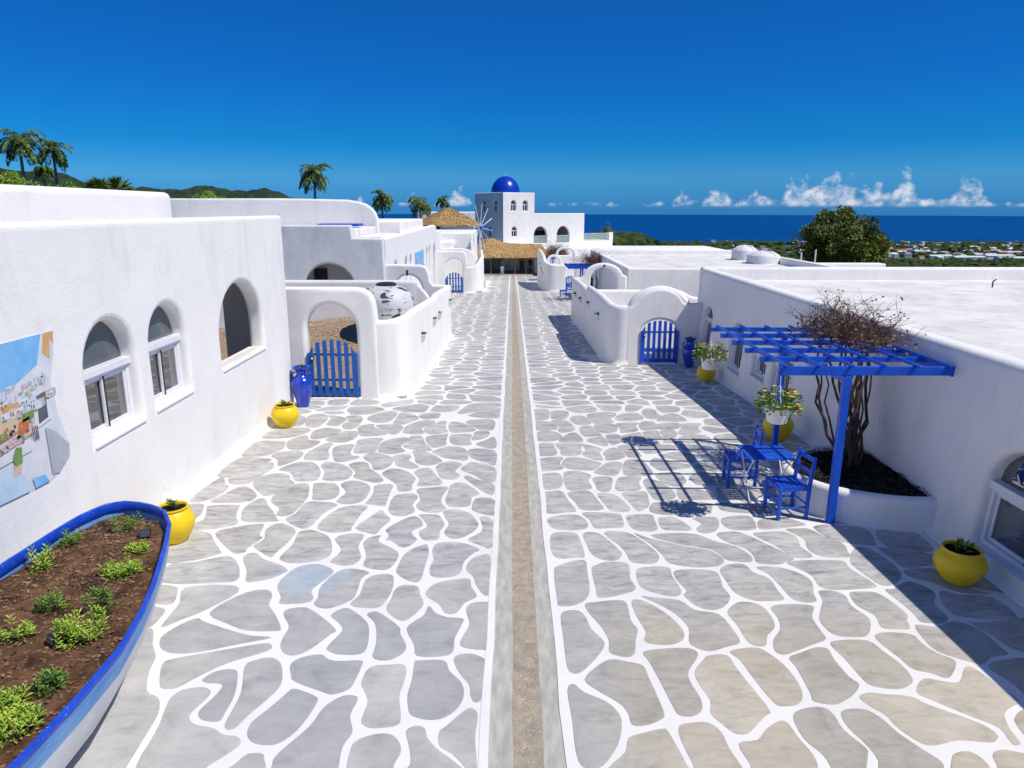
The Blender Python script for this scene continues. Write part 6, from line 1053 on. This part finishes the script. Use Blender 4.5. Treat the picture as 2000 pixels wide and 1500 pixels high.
rbox('rear_block',(-14,108,-4),(-4.4,118,3.7),.15,PL,DB); rbox('plinth',(-3,96.3,-5),(7,101,-1.0),.15,PL,DB); rbox('plinth',(6,101.0,-5),(30,112,-1.35),.2,PL,DB)
# ---------------------------------------------------------------- thatch
def thatch_roof(name,ring,apexz,par,n_lay=5,seed=1,ridge=None,eave=.25):
    """ring: list of eave points; ridge: list of ridge points matched by index"""
    rn=random.Random(seed); m=MB(); k=len(ring); L=12
    for i,p in enumerate(ring):
        q=ridge[i]
        for j in range(L+1):
            t=j/L; lay=(t*n_lay)%1.0; v=Vector(p).lerp(Vector(q),t); v.z+=.10*(1-lay)*(0 if j in (0,L) else 1)+.07*nz(v.x*1.4,v.y*1.4,v.z*2); m.v.append(tuple(v))
    for i in range(k):
        for j in range(L): m.f.append([i*(L+1)+j,((i+1)%k)*(L+1)+j,((i+1)%k)*(L+1)+j+1,i*(L+1)+j+1]); m.mi.append(0)
    m.build(name,THATCH,par,smooth=40)
    m=MB()
    for i in range(2600):
        a=rn.random()*k; i0=int(a)%k; f=a-int(a); p=Vector(ring[i0]).lerp(Vector(ring[(i0+1)%k]),f); q=Vector(ridge[i0]).lerp(Vector(ridge[(i0+1)%k]),f); t=rn.random()**1.4; c=p.lerp(q,t); d=(p-q).normalized(); d=(d+Vector((rn.gauss(0,.18),rn.gauss(0,.18),rn.gauss(0,.08)))).normalized(); c.z+=.09
        m.leaf(c,d,(rn.gauss(0,.3),rn.gauss(0,.3),1),rn.uniform(.3,.6),.05)
    stuff(m.build('straw',pm('straw',(.62,.40,.14),(.40,.23,.07),6,.95),par))
HUT=thing('thatched_hut','round white hut with a conical straw roof left of the dome','hut',(-6.6,75,G(75)))
ring=[(-6.6+3.25*math.cos(a),75+3.25*math.sin(a),2.48+.05*math.sin(5*a)) for a in [2*math.pi*i/40 for i in range(40)]]
thatch_roof('straw_roof',ring,4.3,HUT,6,2,[(-6.6+.1*math.cos(2*math.pi*i/40),75+.1*math.sin(2*math.pi*i/40),4.14) for i in range(40)])
m=MB(); m.lathe([(2.7,-4),(2.65,2.62)],36,(-6.6,75,0)); m.build('wall',PLW,HUT,smooth=40); m=MB(); m.bb((-7.9,72.3,2.0),(-7.2,72.75,2.45)); m.build('vent',DSEAL,HUT)
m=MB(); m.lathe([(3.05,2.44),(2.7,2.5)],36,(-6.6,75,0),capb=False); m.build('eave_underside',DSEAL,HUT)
# pavilion
PV=thing('thatched_pavilion','open straw roofed pavilion on poles at the end of the street','pavilion',(0,86,G(86)))
ZP=-3.25
eave=[(-4.6,83.0,-1.30),(-2.5,82.8,-1.36),(0,82.8,-1.36),(2,82.8,-1.36),(3.9,83.0,-1.34),(4.3,87.5,-1.2),(3.6,91,-1.2),(0,91,-1.2),(-4.6,91,-1.1),(-5.2,87,-1.1)]
rdg=[(-3.0,86.4,.62),(-2.2,86.4,.68),(-.6,86.6,.12),(1.5,86.8,.02),(3.0,87,-.02),(3.3,87.2,-.02),(3.0,87.4,-.02),(-.6,87.4,.12),(-2.2,87.3,.68),(-3.2,87,.62)]
E4=[tuple(p) for p in cr(eave,4)]; R4=[tuple(p) for p in cr(rdg,4)]
thatch_roof('straw_roof',E4,0,PV,6,4,R4)
m=MB(); m.bb((-4.5,82.2,-4.2),(4.2,91.5,ZP)); m.build('floor',pm('pavilion_floor',(.50,.40,.28),(.40,.32,.22),2,.8),PV)
POLE=pm('pole_wood',(.32,.22,.12),(.20,.13,.07),5,.85)
for x in (-2.45,-.95,.35,1.65,2.5):
    m=MB(); m.tube([(x,83.3,ZP),(x+.03,83.3,-2.2),(x,83.3,-1.15)],.07,8); m.build('pole',POLE,PV,smooth=60)
for x in (-4.2,-1,2,3.6): m=MB(); m.tube([(x,90.4,ZP),(x,90.4,-1.0)],.08,8); m.build('pole',POLE,PV,smooth=60)
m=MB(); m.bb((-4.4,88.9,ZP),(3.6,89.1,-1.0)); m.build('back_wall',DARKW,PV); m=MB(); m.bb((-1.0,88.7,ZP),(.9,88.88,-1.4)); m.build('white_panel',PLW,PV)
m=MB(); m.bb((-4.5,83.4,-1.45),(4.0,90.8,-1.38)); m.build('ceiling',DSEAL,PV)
for i,(x,y) in enumerate(((-2.2,84.4),(.2,84.6),(1.0,85.2),(2.1,84.6),(-.6,86.0))):
    t=thing('cafe_table','small dark cafe table under the straw pavilion','table',(x,y,ZP),0,'cafe tables under the pavilion'); m=MB(); m.lathe([(.35,.72),(.36,.74),(.35,.76)],16,(x,y,ZP),capt=True); m.build('top',WPOT if i%2 else DSEAL,t); m=MB(); m.tube([(x,y,ZP+.01),(x,y,ZP+.73)],.035,6); m.build('pedestal',DSEAL,t); m=MB(); m.lathe([(.22,.0),(.2,.03)],12,(x,y,ZP),capt=True); m.build('foot',DSEAL,t)
# ---------------------------------------------------------------- people
SKIN=pm('skin',(.38,.20,.13),(.32,.16,.10),8,.6); HAIR=pm('hair',(.02,.015,.012),(.01,.008,.007),8,.6)
def person(label,loc_,rz,top,legs,step=.10,arm=.0):
    t=thing('person',label,'person',loc_,rz)
    J=dict(pel=(0,0,.93),wai=(0,0,1.10),che=(0,-.01,1.34),nec=(0,0,1.47),hd0=(0,-.015,1.55),hd1=(0,-.02,1.66),lh=(-.10,0,.88),rh=(.10,0,.88),lk=(-.11,-step*.6,.50),rk=(.11,step*.5,.50),la=(-.11,-step,.08),ra=(.11,step,.09),lt=(-.12,-step-.15,.03),rt=(.12,step-.15,.03),ls=(-.19,0,1.40),rs=(.19,0,1.40),le=(-.25,.02,1.12),re=(.25,.02,1.12),lw=(-.24,-.10-arm,.90+arm),rw=(.24,-.10-arm,.90+arm),lf=(-.235,-.15-arm,.80+arm*1.2),rf=(.235,-.15-arm,.80+arm*1.2))
    ed=[('pel','wai'),('wai','che'),('che','nec'),('nec','hd0'),('hd0','hd1'),('pel','lh'),('pel','rh'),('lh','lk'),('rh','rk'),('lk','la'),('rk','ra'),('la','lt'),('ra','rt'),('che','ls'),('che','rs'),('ls','le'),('rs','re'),('le','lw'),('re','rw'),('lw','lf'),('rw','rf')]
    rad=dict(pel=.15,wai=.13,che=.15,nec=.055,hd0=.085,hd1=.085,lh=.09,rh=.09,lk=.06,rk=.06,la=.04,ra=.04,lt=.04,rt=.04,ls=.065,rs=.065,le=.045,re=.045,lw=.032,rw=.032,lf=.036,rf=.036)
    ks=list(J); me=bpy.data.meshes.new('body'); me.from_pydata([J[k] for k in ks],[(ks.index(a),ks.index(b)) for a,b in ed],[]); o=bpy.data.objects.new('body',me); COL.objects.link(o)
    sk=o.modifiers.new('s','SKIN'); 
    for i,k in enumerate(ks): me.skin_vertices[0].data[i].radius=(rad[k],rad[k]*.85); me.skin_vertices[0].data[i].use_root=(k=='pel')
    o.modifiers.new('u','SUBSURF').levels=1; bpy.context.view_layer.update()
    m2=bpy.data.meshes.new_from_object(o.evaluated_get(bpy.context.evaluated_depsgraph_get())); bpy.data.objects.remove(o)
    m2.materials.clear()
    for q in (SKIN,top,legs,DSEAL): m2.materials.append(q)
    for p in m2.polygons:
        c=p.center; p.material_index=3 if c.z<.07 else 2 if (c.z<.98 and abs(c.x)<.21) else 1 if (c.z<1.455 and (c.z>1.12 or abs(c.x)<.2)) else 0; p.use_smooth=True
    o=bpy.data.objects.new('body',m2); COL.objects.link(o); o.parent=t
    h=MB(); h.lathe([(.105,-.03),(.112,.03),(.10,.08),(.06,.115),(0,.125)],14,(0,.012,1.645)); h.build('hair',HAIR,t,smooth=60,world=False); return t
DTOP=pm('dark_teal_shirt',(.02,.05,.055),(.012,.03,.035),6,.85); WTR=pm('white_trousers',(.72,.72,.70),(.6,.6,.6),6,.85); BLK=pm('black_cloth',(.015,.015,.017),(.01,.01,.011),6,.85)
person('person in dark shirt and white trousers walking before the pavilion',(-1.13,81.9,ZP),R(185),DTOP,WTR,.14)
person('person in dark clothes standing right of centre under the pavilion',(1.15,84.2,ZP),R(10),BLK,BLK,.02,.12)
person('person in dark clothes at the right end of the pavilion',(2.2,85.4,ZP),R(-20),BLK,BLK,.03,.1)
# ---------------------------------------------------------------- windmill wheel
WMx,WMy,WMz=-2.62,60,2.56
WM=thing('windmill_wheel','white spoked windmill wheel with blue hub on the left wall','windmill',(WMx,WMy,.2))
m=MB(); m.tube([(WMx,WMy+.35,-.4),(WMx,WMy+.35,WMz)],[.09,.05],8); m.build('post',WMET,WM)
m=MB(); m.lathe([(0,-.16),(.15,-.12),(.18,0),(.15,.12),(0,.16)],14); m.M=Matrix.Translation((WMx,WMy,WMz))@Matrix.Rotation(R(90),4,'X'); m.build('hub',BLUE,WM,smooth=60)
m=MB(); m.bar((WMx,WMy,WMz),(WMx+.78,WMy+.5,WMz+.02),.07,.07); m.build('axle',BLUE,WM)
for k in range(12):
    a=R(8+30*k); e=(WMx+1.0*math.sin(a),WMy+1.7*math.sin(a),WMz+1.95*math.cos(a)); m=MB(); m.tube([(WMx,WMy,WMz),e],.026,5); m.build('spoke',WMET,WM)
    if k in (0,1,2,11):
        b=(WMx+.5*math.sin(a),WMy+.85*math.sin(a),WMz+.97*math.cos(a)); m=MB(); m.bar(b,e,.10,.012,(1,0,0)); m.build('blade',WMET,WM)
# ---------------------------------------------------------------- far pergolas
P2=thing('pergola','blue slatted pergola beside the second right villa','pergola',(4.4,44,G(44))); pergola(P2,3.45,5.5,43.6,46.4,G(44)+2.02,[(4.30,43.6,G(44)-.1),(4.45,46.4,G(46)-.1)],7,7)
vine('dry grey brown vine rising above the second right pergola',(5.0,45,G(45)),(5.1,45.3,.75),(.55,.8),1.25,8,150,5,1.2,700)
P3=thing('pergola','distant blue pergola near the pavilion on the right','pergola',(4.4,70,G(70))); pergola(P3,3.2,5.4,69,72.5,G(70)+2.15,[(3.9,69,G(70)-.2),(4.1,72.5,G(72)-.2)],7,7)
vine('bushy red brown dry vine over the distant right pergola',(4.6,71,G(71)),(4.35,71,-.30),(.8,.9),1.4,8,230,6,1.6,2600)
chair('dark blue chair standing by the corner of the right courtyard wall',[(3.25,48.0),(3.25,47.6),(3.65,47.6),(3.65,48.0)],.95)
# ---------------------------------------------------------------- palms and trees
def palm_parts(H,nf,FL,seed,droop=1.0,upm=.95):
    rn=random.Random(seed); tr=MB(); pts=[(.25*math.sin(z/H*1.5)*(H/8),.0,z) for z in [H*i/10 for i in range(11)]]; tr.tube(pts,[.17-.008*i for i in range(11)],9); top=Vector(pts[-1]); fr=MB(); 
    for k in range(nf):
        a=k*2.4+rn.gauss(0,.2); el=rn.uniform(-.55,1.4)*upm; L=FL*rn.uniform(.8,1.1); d=Vector((math.cos(a)*math.cos(el),math.sin(a)*math.cos(el),math.sin(el))); p=top.copy(); pp=[p.copy()]; n=14
        for i in range(n):
            d=(d+Vector((0,0,-.125*droop*(1+.6*i/n)))).normalized(); p=p+d*L/n; pp.append(p.copy())
        fr.tube(pp,[.03*(1-.9*i/n) for i in range(n+1)],3,cap=False)
        for i in range(2,n+1):
            t=(pp[i]-pp[i-1]).normalized(); s=t.cross(Vector((0,0,1))).normalized(); w=math.sin(math.pi*min(1,(i+1)/(n+2)))**.6*FL*.30
            for q in (0,.5):
                for sd in (-1,1):
                    b=pp[i-1].lerp(pp[i],q); dd=(s*sd*1.0+t*.55+Vector((0,0,-.45+rn.gauss(0,.2)))).normalized(); fr.leaf(b,dd,(rn.gauss(0,.3),rn.gauss(0,.3),1),w*rn.uniform(.8,1.1),.085)
    return tr,fr
def place_palm(name,label,xyz,H,nf,FL,seed,rz=0,lm=PALML,droop=1.0,upm=.95):
    t=thing(name,label,'palm',xyz,rz); tr,fr=palm_parts(H,nf,FL,seed,droop,upm); tr.build('trunk',PALMT,t,smooth=60,world=False); fr.build('crown',lm,t,world=False); return t
def far(px,row,y):
    a=(px-1000)/1388; b=(750-row)/1388; th=R(13.77); f=math.cos(th)+b*math.sin(th); u=-math.sin(th)+b*math.cos(th); return (a*y/f,y,4+u*y/f)
def palm_at(px,rowtop,y,label,FL,seed,nf=20,**k):
    FL*=.84
    x,_,z=far(px,rowtop,y); zb=-4.5; return place_palm('palm_tree',label,(x-.2,y,zb),z-zb,nf,FL,seed,random.random()*6,**k)
palm_at(30,276,52,'leftmost tall palm tree above the left villa roof',2.3,1,28,droop=1.15)
palm_at(97,292,55,'second tall palm tree from the left with yellowing fronds',2.1,2,26,droop=1.2)
palm_at(78,330,60,'short palm tree between the two tall left palms',1.3,3,16,droop=1.1)
palm_at(611,341,60,'lone dark palm tree rising behind the left villas',2.1,4,32,droop=1.1)
palm_at(745,388,72,'palm tree left of the straw hut with drooping fronds',1.9,5,28,droop=1.2)
palm_at(828,396,88,'palm tree just behind the straw hut',2.5,6,30,droop=1.2)
palm_at(867,392,95,'small palm tree peeking over the straw hut',1.6,7,20,upm=1.1)
palm_at(1186,445,150,'tiny palm tree beyond the terrace railing, on the green slope',2.2,8,10,upm=1.3)
def fan_palm(px,row,y,r,label,seed):
    rn=random.Random(seed); x,_,z=far(px,row,y); t=thing('fan_palm',label,'palm',(x,y,z-1.2)); m=MB()
    for k in range(22):
        a=rn.random()*6.283; el=rn.uniform(-.1,1.4); d=Vector((math.cos(a)*math.cos(el),math.sin(a)*math.cos(el),math.sin(el))); c=Vector((x,y,z-.5))+d*r*.45
        for q in range(15):
            s=d.cross(Vector((0,0,1))).normalized(); b=(q-7)/7*1.25; dd=(d*math.cos(b)+s*math.sin(b)); m.leaf(c,dd,(rn.gauss(0,.3),rn.gauss(0,.3),1),r*.6,.09)
    m.build('crown',PALML,t); m=MB(); m.tube([(x,y,z-6),(x,y,z-.4)],.16,8); m.build('trunk',PALMT,t)
fan_palm(190,362,40,.95,'fan palm with stiff leaves above the left villa roof',3); fan_palm(228,360,42,1.0,'second fan palm touching the first above the left roof',4)
def leafy(label,c,rx,rz_,nl,lsize,mat,seed,name='leafy_tree',trunk=True,ncl=60):
    rn=random.Random(seed); t=thing(name,label,'tree',(c[0],c[1],c[2]-rz_-4)); m=MB(); cl=[]
    for i in range(ncl):
        while True:
            v=Vector((rn.uniform(-1,1),rn.uniform(-1,1),rn.uniform(-.75,1)))
            if .3<v.length<1: break
        k=1+.22*nz(v.x*2+seed,v.y*2,v.z*2); cl.append((Vector((c[0]+v.x*rx*k,c[1]+v.y*rx*k,c[2]+v.z*rz_*k)),rn.uniform(.16,.30)*rx))
    for i in range(nl):
        p,r=rn.choice(cl); d=Vector((rn.gauss(0,1),rn.gauss(0,1),rn.gauss(0,1))).normalized(); q=p+Vector((d.x*r,d.y*r,d.z*r*.75))*rn.random()**.35; m.leaf(q,(d+Vector((0,0,-.2))).normalized(),(rn.gauss(0,.6),rn.gauss(0,.6),1),lsize*rn.uniform(.7,1.3),lsize*.6)
    m.build('crown',mat,t)
    if trunk:
        m=MB(); b=Vector((c[0],c[1],c[2]-rz_-4)); f=b+Vector((0,0,4.2)); m.tube([b,b+Vector((.1,0,2)),f],[.32,.26,.22],9)
        for p,r in cl[:16]: m.tube([f-Vector((0,0,rn.random())),f.lerp(p,.55)+Vector((0,0,.2)),p],[.10,.07,.02],5)
        m.build('trunk',WOODB,t,smooth=60)
    return t
tc_=far(1645,472,62); leafy('round leafy green tree behind the right villa roofs',(tc_[0],62,tc_[2]-.3),3.15,2.7,24000,.25,LEAFD,4,ncl=110)
for px,row,y,r,lab,sd in ((120,358,48,1.5,'bright bush below the two tall left palms',21),(20,352,50,1.3,'yellow green bush at the left edge above the roof',22),(405,383,70,1.6,'bright round bush peeking above the left roof',23),(275,372,60,1.4,'dark bush right of the fan palms',24),(165,372,45,.7,'dry bush left of the fan palms',25),(440,386,72,1.0,'small bush right of the bright round bush',26)):
    c=far(px,row,y); leafy(lab,(c[0],y,c[2]-r*.55),r*1.2,r*.8,2600,.15,LEAFY if sd in (22,23,25) else LEAF,sd,'bush',False,26)
